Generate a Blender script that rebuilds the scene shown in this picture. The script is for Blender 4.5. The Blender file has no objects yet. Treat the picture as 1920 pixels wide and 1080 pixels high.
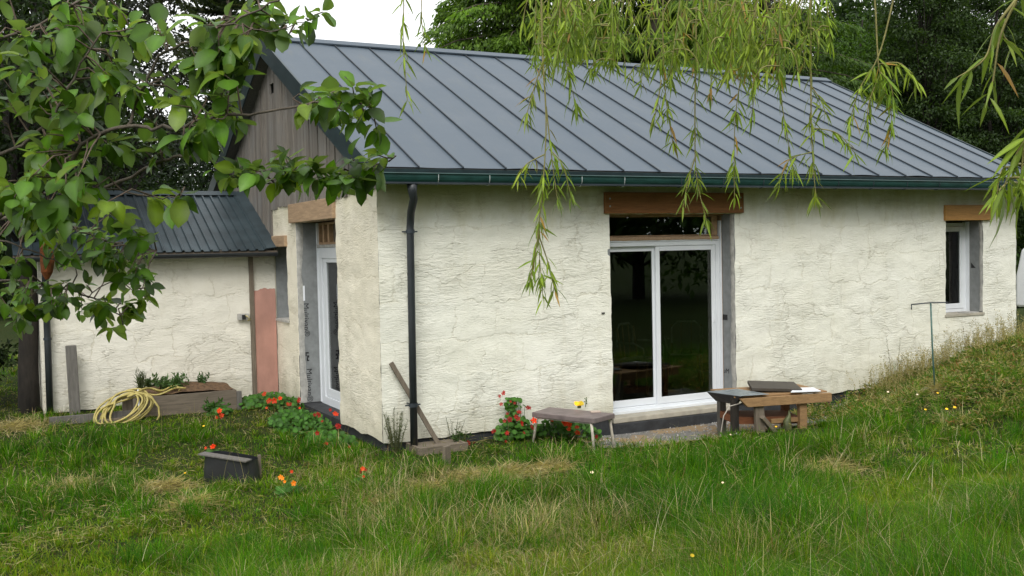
import bpy, math, random
import numpy as np
from mathutils import Vector, Matrix
random.seed(7)
RNG = np.random.default_rng(7)
S = bpy.context.scene
COL = S.collection

# ------------------------------------------------------------------ camera
F, YAW, PITCH, ROLL = 1927.42, .4786, -.0396, -.0212
CAM = np.array([-3.7437, -10.2596, 2.0125])
_fw = np.array([math.sin(YAW)*math.cos(PITCH), math.cos(YAW)*math.cos(PITCH), math.sin(PITCH)])
_rt = np.array([math.cos(YAW), -math.sin(YAW), 0.0]); _up = np.cross(_rt, _fw)
RT = math.cos(ROLL)*_rt + math.sin(ROLL)*_up
UP = -math.sin(ROLL)*_rt + math.cos(ROLL)*_up
FW = _fw
cam = bpy.data.cameras.new('camera'); co = bpy.data.objects.new('camera', cam); COL.objects.link(co)
cam.sensor_width = 36; cam.lens = F/1920*36; cam.clip_start = .1; cam.clip_end = 1500
M = Matrix.Identity(4)
for i in range(3):
    M[i][0] = RT[i]; M[i][1] = UP[i]; M[i][2] = -FW[i]; M[i][3] = CAM[i]
co.matrix_world = M
cam.dof.use_dof = False
S.camera = co

def ray(u, v): return FW + RT*(u-960)/F - UP*(v-540)/F
def un(u, v, ax, val):
    d = ray(u, v); return CAM + d*(val-CAM[ax])/d[ax]
def P3(u, v, d): return CAM + ray(u, v)*d
def ux(u, y, v=470): return float(un(u, v, 1, y)[0])

# ------------------------------------------------------------------ light: bright overcast sky, very soft sun
SUN_EL, SUN_AZ = math.radians(46), math.radians(209)
W = bpy.data.worlds.new('World'); S.world = W; W.use_nodes = True
nt = W.node_tree; nt.nodes.clear()
sky = nt.nodes.new('ShaderNodeTexSky'); sky.sky_type = 'NISHITA'; sky.sun_disc = False
sky.sun_elevation = SUN_EL; sky.sun_rotation = SUN_AZ; sky.dust_density = 4; sky.air_density = 1
hs = nt.nodes.new('ShaderNodeHueSaturation'); hs.inputs['Saturation'].default_value = .12
mx = nt.nodes.new('ShaderNodeMix'); mx.data_type = 'RGBA'; mx.inputs[0].default_value = .75
mx.inputs[7].default_value = (12.6, 12.8, 12.9, 1)     # the even cloud layer
bg = nt.nodes.new('ShaderNodeBackground'); bg.inputs[1].default_value = .1
wo = nt.nodes.new('ShaderNodeOutputWorld')
nt.links.new(sky.outputs[0], hs.inputs['Color']); nt.links.new(hs.outputs[0], mx.inputs[6])
nt.links.new(mx.outputs[2], bg.inputs[0]); nt.links.new(bg.outputs[0], wo.inputs[0])
sl = bpy.data.lights.new('sun', 'SUN'); so = bpy.data.objects.new('sun', sl); COL.objects.link(so)
sl.energy = 1.45; sl.angle = math.radians(28); sl.color = (1, .97, .92)
so.rotation_euler = (math.pi/2 - SUN_EL, 0, math.pi - SUN_AZ)
S.view_settings.view_transform = 'Standard'; S.view_settings.look = 'None'
S.view_settings.exposure = .40; S.view_settings.gamma = 1
S.view_settings.use_curve_mapping = False
S.render.engine = 'CYCLES'
S.cycles.max_bounces = 8; S.cycles.transparent_max_bounces = 8

# ------------------------------------------------------------------ helpers
def vnoise(x, y, sc=1.0, seed=0):
    x = np.asarray(x, float)*sc + 71.3*seed; y = np.asarray(y, float)*sc + 31.7*seed
    xi = np.floor(x); yi = np.floor(y); fx = x-xi; fy = y-yi
    def hsh(a, b):
        s = np.sin(a*127.1 + b*311.7 + seed*17.17)*43758.5453
        return s - np.floor(s)
    fx = fx*fx*(3-2*fx); fy = fy*fy*(3-2*fy)
    return (hsh(xi, yi)*(1-fx)+hsh(xi+1, yi)*fx)*(1-fy) + (hsh(xi, yi+1)*(1-fx)+hsh(xi+1, yi+1)*fx)*fy
def fnoise(x, y, sc=1.0, seed=0, o=3):
    r = 0; a = .5
    for i in range(o): r = r + a*vnoise(x, y, sc*2**i, seed+i); a *= .5
    return r/(1-.5**o)
def sst(t):
    t = np.clip(t, 0, 1); return t*t*(3-2*t)

def link(o, parent=None):
    COL.objects.link(o)
    if parent is not None: o.parent = parent
    return o
def tag(o, label=None, cat=None, group=None, kind=None):
    for k, v in (('label', label), ('category', cat), ('group', group), ('kind', kind)):
        if v: o[k] = v
    return o
def thing(name, label, cat, loc=(0, 0, 0), group=None):
    o = bpy.data.objects.new(name, None); o.empty_display_size = .1; COL.objects.link(o); o.location = loc
    o['loc0'] = list(map(float, loc)); return tag(o, label, cat, group)

class MB:
    def __init__(s): s.v = []; s.f = []
    def add(s, vs, fs):
        n = len(s.v); s.v += [tuple(map(float, p)) for p in vs]; s.f += [tuple(i+n for i in f) for f in fs]; return s
    def box(s, a, b):
        x0, y0, z0 = a; x1, y1, z1 = b
        return s.hexa([(x0,y0,z0),(x1,y0,z0),(x1,y1,z0),(x0,y1,z0),(x0,y0,z1),(x1,y0,z1),(x1,y1,z1),(x0,y1,z1)])
    def hexa(s, p):
        return s.add(p, [(0,3,2,1),(4,5,6,7),(0,1,5,4),(1,2,6,5),(2,3,7,6),(3,0,4,7)])
    def beam(s, a, b, w, h, upv=(0, 0, 1)):
        a = np.array(a, float); b = np.array(b, float); d = b-a; d /= np.linalg.norm(d)
        sd = np.cross(d, upv); sd /= np.linalg.norm(sd); u = np.cross(sd, d)
        q = []
        for p in (a, b):
            for x, y in ((-1,-1),(1,-1),(1,1),(-1,1)): q.append(p+sd*x*w/2+u*y*h/2)
        return s.add(q, [(0,1,2,3),(7,6,5,4),(0,4,5,1),(1,5,6,2),(2,6,7,3),(3,7,4,0)])
    def slab(s, quad, th):      # quad: four corners of the top face, thickness downwards
        q = [np.array(p, float) for p in quad]
        n = np.cross(q[1]-q[0], q[3]-q[0]); n /= np.linalg.norm(n)
        if n[2] < 0: q = q[::-1]; n = -n
        return s.hexa([p-n*th for p in q]+q)
    def tube(s, pts, rad, seg=6, cap=True):
        pts = [np.array(p, float) for p in pts]; n = len(pts)
        if not hasattr(rad, '__len__'): rad = [rad]*n
        ring = []; prev = None
        for i, p in enumerate(pts):
            d = pts[min(i+1, n-1)]-pts[max(i-1, 0)]; L = np.linalg.norm(d); d = d/(L if L else 1)
            if prev is None:
                a = np.array([0, 0, 1.]) if abs(d[2]) < .9 else np.array([1., 0, 0])
                prev = np.cross(d, a)
            prev = prev - d*(prev@d); prev /= (np.linalg.norm(prev) or 1); b = np.cross(d, prev)
            ring += [p+rad[i]*(math.cos(t)*prev+math.sin(t)*b) for t in [2*math.pi*k/seg for k in range(seg)]]
        fs = [(i*seg+k, i*seg+(k+1) % seg, (i+1)*seg+(k+1) % seg, (i+1)*seg+k) for i in range(n-1) for k in range(seg)]
        if cap: fs += [tuple(range(seg-1, -1, -1)), tuple((n-1)*seg+k for k in range(seg))]
        return s.add(ring, fs)
    def prism(s, prof, a, b):   # closed profile of 3-D offsets swept from a to b
        n = len(prof); a = np.array(a, float); b = np.array(b, float)
        vs = [a+np.array(p) for p in prof]+[b+np.array(p) for p in prof]
        fs = [(i, (i+1) % n, n+(i+1) % n, n+i) for i in range(n)]+[tuple(range(n-1, -1, -1)), tuple(range(n, 2*n))]
        return s.add(vs, fs)
    def build(s, name, mat, parent=None, smooth=False, bevel=0, **kw):
        me = bpy.data.meshes.new(name); me.from_pydata(s.v, [], s.f); me.update()
        if mat: me.materials.append(mat)
        if smooth: me.shade_smooth()
        o = bpy.data.objects.new(name, me); link(o, parent)
        if bevel:
            m = o.modifiers.new('bevel', 'BEVEL'); m.width = bevel; m.segments = 2; m.limit_method = 'ANGLE'
        if parent is not None and parent.get('loc0') is not None:
            o.matrix_parent_inverse = Matrix.Translation(-Vector(parent['loc0']))
        tag(o, **kw); return o

def npmesh(name, verts, faces, mat, parent=None, cols=None, smooth=False, **kw):
    """verts (N,3), faces (M,k) all of one size; cols (N,3) colour per vertex"""
    verts = np.ascontiguousarray(verts, dtype=np.float32); faces = np.ascontiguousarray(faces, dtype=np.int32)
    me = bpy.data.meshes.new(name); k = faces.shape[1]
    me.vertices.add(len(verts)); me.vertices.foreach_set('co', verts.ravel())
    me.loops.add(faces.size); me.loops.foreach_set('vertex_index', faces.ravel())
    me.polygons.add(len(faces)); me.polygons.foreach_set('loop_start', np.arange(0, faces.size, k, dtype=np.int32))
    me.polygons.foreach_set('loop_total', np.full(len(faces), k, dtype=np.int32))
    if smooth: me.polygons.foreach_set('use_smooth', np.ones(len(faces), bool))
    me.update(calc_edges=True)
    if cols is not None:
        a = me.color_attributes.new('Col', 'FLOAT_COLOR', 'POINT')
        c = np.ones((len(verts), 4), np.float32); c[:, :3] = cols; a.data.foreach_set('color', c.ravel())
    me.materials.append(mat)
    o = bpy.data.objects.new(name, me); link(o, parent)
    if parent is not None and parent.get('loc0') is not None:
        o.matrix_parent_inverse = Matrix.Translation(-Vector(parent['loc0']))
    tag(o, **kw); return o

# ------------------------------------------------------------------ materials
def newmat(name):
    m = bpy.data.materials.new(name); m.use_nodes = True; n = m.node_tree
    return m, n, n.nodes['Principled BSDF'], n.nodes['Material Output']
def mixc(n, fac, a, b, blend='MIX'):
    x = n.nodes.new('ShaderNodeMix'); x.data_type = 'RGBA'; x.blend_type = blend
    for i, val in ((0, fac), (6, a), (7, b)):
        if isinstance(val, (int, float)): x.inputs[i].default_value = val
        elif isinstance(val, tuple): x.inputs[i].default_value = (*val, 1)
        else: n.links.new(val, x.inputs[i])
    return x.outputs[2]
def ntex(n, scale, vec=(1, 1, 1), detail=4, rough=.55, dist=0, kind='noise'):
    tc = n.nodes.new('ShaderNodeTexCoord'); mp = n.nodes.new('ShaderNodeMapping')
    n.links.new(tc.outputs['Object'], mp.inputs[0]); mp.inputs['Scale'].default_value = vec
    t = n.nodes.new('ShaderNodeTexNoise'); t.inputs['Scale'].default_value = scale
    t.inputs['Detail'].default_value = detail; t.inputs['Roughness'].default_value = rough
    t.inputs['Distortion'].default_value = dist
    n.links.new(mp.outputs[0], t.inputs['Vector']); return t.outputs['Fac']
def ramp(n, src, lo, hi, a=0., b=1.):
    r = n.nodes.new('ShaderNodeMapRange'); n.links.new(src, r.inputs[0])
    r.inputs[1].default_value = lo; r.inputs[2].default_value = hi; r.inputs[3].default_value = a; r.inputs[4].default_value = b
    return r.outputs[0]
def math_(n, op, a, b=0.):
    x = n.nodes.new('ShaderNodeMath'); x.operation = op
    for i, val in ((0, a), (1, b)):
        if isinstance(val, (int, float)): x.inputs[i].default_value = val
        else: n.links.new(val, x.inputs[i])
    return x.outputs[0]
def bump(n, h, strength, dist, bsdf, prev=None):
    b = n.nodes.new('ShaderNodeBump'); b.inputs['Strength'].default_value = strength; b.inputs['Distance'].default_value = dist
    n.links.new(h, b.inputs['Height'])
    if prev is not None: n.links.new(prev, b.inputs['Normal'])
    n.links.new(b.outputs[0], bsdf.inputs['Normal']); return b.outputs[0]
def objrand(n):
    return n.nodes.new('ShaderNodeObjectInfo').outputs['Random']

def simple(name, c, rough=.6, var=.25, scale=6, vec=(1, 1, 1), metal=0, bmp=.15, spec=.5, orand=0.):
    m, n, b, o = newmat(name)
    t = ntex(n, scale, vec)
    dk = tuple(x*(1-var) for x in c); lt = tuple(min(1, x*(1+var)) for x in c)
    col = mixc(n, ramp(n, t, .3, .7), dk, lt)
    if orand:
        col = mixc(n, ramp(n, objrand(n), 0, 1, 0, orand), col, tuple(x*.45 for x in c))
    n.links.new(col, b.inputs['Base Color'])
    b.inputs['Roughness'].default_value = rough; b.inputs['Metallic'].default_value = metal
    b.inputs['Specular IOR Level'].default_value = spec
    if bmp: bump(n, ntex(n, scale*6, vec), bmp, .01, b)
    return m

def stucco(name, c1, c2, stain, axis):
    m, n, b, o = newmat(name)
    big = ntex(n, .9, (1, 1, 1), 5, .6)
    med = ntex(n, 5, (1, 1, 1.6), 5, .6)
    col = mixc(n, ramp(n, big, .35, .68), c1, c2)
    col = mixc(n, ramp(n, med, .45, .75, 0, .35), col, tuple(x*.80 for x in c1))
    # trowel ridges: short horizontal drags of several sizes, stronger in some patches
    tr = ntex(n, 9, (1, 1, 5.5), 4, .6, .9); tr2 = ntex(n, 24, (1, 1, 3.6), 4, .65, .5); lump = ntex(n, 3.4, (1, 1, 1.3), 5, .6, .4)
    msk = ramp(n, ntex(n, 1.5, (1, 1, 1), 3, .5), .42, .58, .18, 1)
    trm = math_(n, 'MULTIPLY', tr, msk)
    col = mixc(n, ramp(n, trm, .40, .60, 0, .13), col, (c1[0]*.55, c1[1]*.54, c1[2]*.5))
    tc = n.nodes.new('ShaderNodeTexCoord')
    def cells(sc, vec, warp, seed, edge):
        mp = n.nodes.new('ShaderNodeMapping'); mp.inputs['Scale'].default_value = vec; mp.inputs['Location'].default_value = (seed, seed*.7, seed*.3)
        n.links.new(tc.outputs['Object'], mp.inputs[0])
        wn = n.nodes.new('ShaderNodeTexNoise'); wn.inputs['Scale'].default_value = 3.6; wn.inputs['Detail'].default_value = 6; wn.inputs['Roughness'].default_value = .6
        n.links.new(mp.outputs[0], wn.inputs['Vector'])
        va = n.nodes.new('ShaderNodeVectorMath'); va.operation = 'MULTIPLY_ADD'; va.inputs[1].default_value = (warp,)*3
        n.links.new(wn.outputs['Color'], va.inputs[0]); n.links.new(mp.outputs[0], va.inputs[2])
        vo = n.nodes.new('ShaderNodeTexVoronoi'); vo.feature = edge; vo.inputs['Scale'].default_value = sc; vo.inputs['Randomness'].default_value = .8
        n.links.new(va.outputs[0], vo.inputs['Vector']); return vo
    vo = cells(1.5, (.9, .9, 1.5), .45, 0, 'DISTANCE_TO_EDGE'); vo2 = cells(2.6, (.8, .8, 1.5), .5, 5, 'F1')
    gate = ramp(n, ntex(n, 1.5, (1, 1, 1), 5, .6), .45, .58)
    crack = math_(n, 'MULTIPLY', ramp(n, vo.outputs['Distance'], .0, .020, 1, 0), gate)
    col = mixc(n, math_(n, 'MULTIPLY', crack, .26), col, (c1[0]*.52, c1[1]*.47, c1[2]*.36))
    # blocky patches left by working one batch at a time
    mpb = n.nodes.new('ShaderNodeMapping'); mpb.inputs['Rotation'].default_value = (math.radians(-90), 0, 0) if axis == 0 else (math.radians(-90), 0, math.radians(-90))
    n.links.new(tc.outputs['Object'], mpb.inputs[0])
    wb_ = n.nodes.new('ShaderNodeTexNoise'); wb_.inputs['Scale'].default_value = 2.6; wb_.inputs['Detail'].default_value = 6; wb_.inputs['Roughness'].default_value = .65; n.links.new(tc.outputs['Object'], wb_.inputs['Vector'])
    vb = n.nodes.new('ShaderNodeVectorMath'); vb.operation = 'MULTIPLY_ADD'; vb.inputs[1].default_value = (.34, .34, .34); n.links.new(wb_.outputs['Color'], vb.inputs[0]); n.links.new(mpb.outputs[0], vb.inputs[2])
    br = n.nodes.new('ShaderNodeTexBrick'); n.links.new(vb.outputs[0], br.inputs['Vector']); br.inputs['Scale'].default_value = 1; br.inputs['Brick Width'].default_value = .52; br.inputs['Row Height'].default_value = .40
    br.inputs['Mortar Size'].default_value = .012; br.inputs['Mortar Smooth'].default_value = .6; br.inputs['Color1'].default_value = (0, 0, 0, 1); br.inputs['Color2'].default_value = (1, 1, 1, 1); br.inputs['Mortar'].default_value = (.4, .4, .4, 1); br.offset = .37
    joint = math_(n, 'MULTIPLY', br.outputs['Fac'], ramp(n, ntex(n, 2.3, (1, 1, 1), 5, .65), .42, .60))
    col = mixc(n, math_(n, 'MULTIPLY', joint, .32), col, (c1[0]*.60, c1[1]*.55, c1[2]*.42))
    sv = n.nodes.new('ShaderNodeSeparateColor'); n.links.new(br.outputs['Color'], sv.inputs[0])
    col = mixc(n, ramp(n, sv.outputs[0], 0, 1, 0, .14), col, (c1[0]*.86, c1[1]*.82, c1[2]*.72))
    # greenish damp stain under the eaves and splash-back at the foot, both ragged
    sx = n.nodes.new('ShaderNodeSeparateXYZ'); n.links.new(tc.outputs['Object'], sx.inputs[0])
    z = math_(n, 'ADD', sx.outputs['Z'], ramp(n, ntex(n, 2.2, (1, 1, .45), 5, .65), .3, .7, -.28, .28))
    col = mixc(n, ramp(n, z, 2.28, 2.72, 0, stain*1.35), col, (.54, .49, .24))
    col = mixc(n, ramp(n, z, .40, -.05, 0, .5), col, (.46, .43, .31))
    strk = ntex(n, 3.2, (2.6, 2.6, .22), 5, .65); col = mixc(n, ramp(n, strk, .56, .76, 0, .22), col, (.60, .55, .38))
    n.links.new(col, b.inputs['Base Color']); b.inputs['Roughness'].default_value = .93
    b.inputs['Specular IOR Level'].default_value = .2
    p = bump(n, lump, .28, .05, b); p = bump(n, trm, .62, .026, b, p); p = bump(n, tr2, .55, .010, b, p); p = bump(n, joint, .4, -.016, b, p)
    p = bump(n, sv.outputs[0], .15, .006, b, p); bump(n, crack, .5, -.014, b, p)
    return m

def woodmat(name, c, axis=2, var=.4, rough=.75, orand=.6, grey=None):
    m, n, b, o = newmat(name)
    vec = [9, 9, 9]; vec[axis] = .7
    g = ntex(n, 5, tuple(vec), 5, .65, .4)
    g2 = ntex(n, 22, tuple(vec), 3, .6)
    col = mixc(n, ramp(n, g, .3, .7), tuple(x*(1-var) for x in c), tuple(x*(1+var*.5) for x in c))
    col = mixc(n, ramp(n, g2, .55, .75, 0, .5), col, tuple(x*.4 for x in c))
    if grey: col = mixc(n, ramp(n, ntex(n, 1.6), .4, .65), col, grey)
    if orand: col = mixc(n, ramp(n, objrand(n), 0, 1, 0, orand), col, tuple(x*.5 for x in c))
    n.links.new(col, b.inputs['Base Color']); b.inputs['Roughness'].default_value = rough
    b.inputs['Specular IOR Level'].default_value = .25
    bump(n, g2, .35, .004, b); return m

def leafmat(name, under=None, trans=.35, rough=.45, base=None, spec=.35):
    m, n, b, o = newmat(name)
    if base is None:
        a = n.nodes.new('ShaderNodeVertexColor'); a.layer_name = 'Col'; col = a.outputs['Color']
    else:
        col = mixc(n, ntex(n, 30), tuple(x*.8 for x in base), base)
        col = mixc(n, objrand(n), col, (base[0]*1.9, base[1]*1.45, base[2]*1.1))
    if under:
        ge = n.nodes.new('ShaderNodeNewGeometry')
        col2 = mixc(n, .55, col, under); col = mixc(n, ge.outputs['Backfacing'], col, col2)
    n.links.new(col, b.inputs['Base Color']); b.inputs['Roughness'].default_value = rough
    b.inputs['Specular IOR Level'].default_value = spec
    tr = n.nodes.new('ShaderNodeBsdfTranslucent')
    tcol = mixc(n, 1., col, (1.5, 1.55, .55), 'MULTIPLY'); n.links.new(tcol, tr.inputs[0])
    ms = n.nodes.new('ShaderNodeMixShader'); ms.inputs[0].default_value = trans
    n.links.new(b.outputs[0], ms.inputs[1]); n.links.new(tr.outputs[0], ms.inputs[2]); n.links.new(ms.outputs[0], o.inputs[0])
    return m

def glassmat(name, tint=(.62, .68, .64), ior=1.5):
    m, n, b, o = newmat(name); n.nodes.remove(b)
    fr = n.nodes.new('ShaderNodeFresnel'); fr.inputs[0].default_value = ior
    gl = n.nodes.new('ShaderNodeBsdfGlossy'); gl.inputs['Roughness'].default_value = .01
    tp = n.nodes.new('ShaderNodeBsdfTransparent'); tp.inputs[0].default_value = (*tint, 1)
    ms = n.nodes.new('ShaderNodeMixShader'); n.links.new(math_(n, 'MULTIPLY', fr.outputs[0], 1.7), ms.inputs[0])
    n.links.new(tp.outputs[0], ms.inputs[1]); n.links.new(gl.outputs[0], ms.inputs[2]); n.links.new(ms.outputs[0], o.inputs[0])
    return m

MT = {}
MT['front'] = stucco('white_render', (.84, .83, .72), (.89, .885, .80), .5, 0)
MT['gable'] = stucco('cream_render', (.80, .745, .60), (.84, .79, .66), .22, 1)
MT['annexwall'] = stucco('annex_render', (.78, .75, .65), (.83, .80, .71), .3, 0)
def roofmat():
    m, n, b, o = newmat('zinc_roof')
    t = ntex(n, 1.2, (1, 1, 1), 5, .6); sp = ntex(n, 60, (1, 1, 1), 2)
    col = mixc(n, ramp(n, t, .3, .7), (.070, .096, .124), (.090, .118, .148))
    col = mixc(n, ramp(n, objrand(n), 0, 1, 0, .22), col, (.064, .084, .104))
    col = mixc(n, ramp(n, sp, .70, .74, 0, .5), col, (.26, .27, .26))
    st = ntex(n, 9, (2.2, .25, .25), 4, .6); col = mixc(n, ramp(n, st, .56, .72, 0, .4), col, (.115, .13, .125))
    n.links.new(col, b.inputs['Base Color']); b.inputs['Metallic'].default_value = .25
    n.links.new(ramp(n, t, .3, .7, .42, .56), b.inputs['Roughness'])
    bump(n, ntex(n, 1.6, (1.5, .6, .6), 2), .12, .03, b); return m
MT['roof'] = roofmat()
MT['seam'] = simple('roof_seam_metal', (.035, .045, .055), .5, .15, 10, metal=.3, bmp=0)
MT['teal'] = simple('green_grey_metal', (.018, .036, .040), .38, .25, 8, metal=.25, bmp=.03)
MT['gutter'] = simple('gutter_metal', (.016, .055, .048), .30, .3, 5, (1, 3, 3), metal=.25, bmp=.03)
MT['strap'] = simple('bracket_metal', (.42, .46, .45), .4, .1, 10, metal=.5, bmp=0)
MT['pipe'] = simple('dark_pipe', (.022, .026, .030), .42, .2, 6, bmp=.02)
MT['annexroof'] = simple('annex_sheet', (.045, .065, .075), .42, .35, 3, (1, 1, 1), metal=.35, bmp=.02)
MT['upvc'] = simple('white_plastic_frame', (.74, .77, .80), .3, .04, 3, bmp=0)
MT['board'] = woodmat('weathered_cladding', (.27, .24, .205), 2, .5, .85, .8, grey=(.235, .225, .21))
MT['lintel'] = woodmat('stained_lintel', (.28, .12, .042), 0, .3, .6, 0)
MT['lintel2'] = woodmat('light_lintel', (.42, .29, .18), 1, .3, .7, 0)
MT['orange_lintel'] = woodmat('ochre_lintel', (.52, .27, .085), 0, .25, .6, 0)
MT['greyboard'] = simple('grey_insulation', (.21, .22, .22), .85, .15, 12, bmp=.2)
MT['mortar'] = simple('rough_mortar', (.42, .41, .38), .95, .25, 14, bmp=.6)
MT['foam'] = simple('bare_timber_frame', (.40, .26, .15), .8, .3, 12, bmp=.3)
MT['plinth'] = simple('bitumen_plinth', (.028, .030, .033), .8, .4, 9, bmp=.5)
MT['concrete'] = simple('threshold_concrete', (.40, .37, .30), .9, .2, 7, bmp=.4)
MT['pink'] = simple('pink_plaster', (.44, .235, .185), .92, .14, 6, (1, 1, .5), bmp=.2)
MT['oldwood'] = woodmat('old_timber', (.20, .165, .125), 0, .4, .85, .3)
MT['oldwood_y'] = woodmat('old_timber_upright', (.20, .165, .125), 2, .4, .85, .3)
MT['greywood'] = woodmat('grey_timber', (.16, .15, .135), 2, .35, .9, .2)
MT['benchwood'] = woodmat('bench_timber', (.33, .20, .095), 0, .3, .7, .2)
MT['redwood'] = woodmat('red_brown_timber', (.22, .085, .040), 0, .3, .7, .2)
MT['bark'] = simple('bark', (.085, .070, .052), .95, .4, 18, (1, 1, .3), bmp=.8)
MT['darkbark'] = simple('dark_bark', (.020, .016, .012), .95, .4, 18, (1, 1, .3), bmp=.8)
MT['twig'] = simple('twig_bark', (.12, .085, .062), .8, .3, 40, bmp=.4)
MT['limb'] = simple('grey_limb_bark', (.10, .082, .062), .85, .35, 30, bmp=.5)
MT['willowtwig'] = simple('willow_twig', (.22, .20, .06), .7, .3, 30, bmp=.2)
MT['blackplastic'] = simple('black_plastic', (.018, .019, .022), .38, .2, 9, bmp=.05)
MT['hose'] = simple('yellow_hose', (.40, .33, .10), .5, .2, 20, bmp=.1)
MT['soil'] = simple('brown_soil', (.13, .075, .038), .97, .5, 25, bmp=1)
MT['stooltop'] = simple('stool_top_brown', (.17, .135, .130), .55, .25, 9, bmp=.1)
MT['tubemetal'] = simple('pale_tube_metal', (.42, .38, .33), .45, .25, 20, metal=.3, bmp=.1)
MT['paletube'] = simple('worn_pale_tube', (.58, .52, .44), .6, .3, 20, bmp=.1)
MT['white'] = simple('white_sheet', (.80, .82, .86), .5, .03, 4, bmp=0)
MT['greymetal'] = simple('zinc_sheet', (.30, .34, .37), .35, .15, 6, metal=.5, bmp=.05)
MT['darkboard'] = simple('dark_board', (.055, .046, .036), .6, .25, 8, bmp=.1)
MT['rod'] = simple('green_rod', (.06, .13, .11), .5, .3, 18, bmp=.05)
MT['floor'] = woodmat('inside_floor', (.22, .19, .13), 0, .2, .5, 0)
MT['inside'] = simple('inside_wall', (.20, .18, .15), .9, .1, 3, bmp=0)
MT['ceil'] = simple('soffit_dark', (.05, .05, .045), .8, .2, 5, bmp=0)
MT['black'] = simple('black_print', (.015, .015, .016), .7, .1, 10, bmp=0)
MT['glass'] = glassmat('window_glass')
MT['leaf'] = leafmat('foliage_leaf', None, .38, .55)
MT['grass'] = leafmat('grass_blade', None, .42, .6, None, .12)
MT['plum'] = leafmat('plum_leaf', (.19, .25, .14), .40, .42)
MT['willow'] = leafmat('willow_leaf', (.14, .19, .08), .38, .45)
MT['petal'] = leafmat('petal', None, .3, .6)
MT['card'] = simple('buff_tile', (.50, .40, .33), .8, .1, 10, bmp=.1)
MT['vanpaint'] = simple('white_van_paint', (.78, .80, .83), .22, .02, 2, bmp=0)
MT['tyre'] = simple('tyre_rubber', (.02, .02, .021), .8, .2, 12, bmp=.1)
MT['hub'] = simple('wheel_metal', (.42, .43, .45), .35, .1, 12, metal=.7, bmp=0)
MT['bottle'] = simple('mossy_green_brown', (.075, .085, .03), .5, .5, 20, bmp=.2)
MT['rust'] = simple('rusty_orange', (.26, .075, .018), .85, .4, 50, bmp=.8)

# ------------------------------------------------------------------ ground
HX0, HX1, HY0, HY1 = 0, 10.155, 0, 7.96
def gh(x, y):
    x = np.asarray(x, float); y = np.asarray(y, float)
    h = -.13 + .34*sst((-2.6-y)/5.5)
    h = h + .10*sst((y-.5)/2.5)*sst((.5-x)/1.0)
    pat = sst((y+1.35)/.5)*sst((x-1.6)/1.2)*sst((7.4-x)/1.2)*(y < .6)
    h = h - .13*pat
    h = h + .56*np.exp(-((x-8.9)/1.45)**2-((y+1.0)/.9)**2)
    h = h + .34*np.exp(-((x-7.0)/.9)**2-((y+1.9)/.8)**2)
    h = h + .17*sst((x-4.6)/6.5)*sst((-y+.8)/1.8) + .15*sst((x-10)/2)*sst((y+1)/3)
    h = h + .03*np.exp(-((x-3.2)/2.4)**2-((y+2.1)/.45)**2)
    wild = sst((-.9-y)/1.2)+.4*sst((-x-.3)/1)
    h = h + wild*(.09*(fnoise(x, y, 1.1, 3)-.5) + .05*(fnoise(x, y, 3.7, 5)-.5))
    far = sst((np.hypot(x-2, y)-40)/120); h = h + far*2.5
    return h
def gz(x, y): return float(gh(np.array([x]), np.array([y]))[0])

def ground():
    def axis(a, b, st):
        core = np.arange(a, b+.001, st); g = [st]
        out = []; d = st; p = 0
        while p < 420: d *= 1.28; p += d; out.append(p)
        out = np.array(out)
        return np.concatenate([(a-out)[::-1], core, b+out])
    xs = axis(-8, 14, .08); ys = axis(-12, 6, .08)
    X, Y = np.meshgrid(xs, ys); Z = gh(X, Y)
    v = np.stack([X, Y, Z], -1).reshape(-1, 3); nx = len(xs); ny = len(ys)
    i, j = np.meshgrid(np.arange(nx-1), np.arange(ny-1)); a = (j*nx+i).ravel()
    f = np.stack([a, a+1, a+nx+1, a+nx], 1)
    m, n, b, o = newmat('meadow_soil')
    t = ntex(n, 1.3, (1, 1, 1), 6, .65); t2 = ntex(n, 30, (1, 1, 1), 5, .7)
    c = mixc(n, ramp(n, t, .35, .65), (.025, .05, .007), (.045, .055, .015)); c = mixc(n, ramp(n, t2, .4, .7), c, (.022, .028, .010))
    n.links.new(c, b.inputs['Base Color']); b.inputs['Roughness'].default_value = 1; b.inputs['Specular IOR Level'].default_value = .1
    bump(n, t2, 1, .03, b)
    npmesh('ground', v, f, m, smooth=True, kind='structure')
ground()

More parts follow.
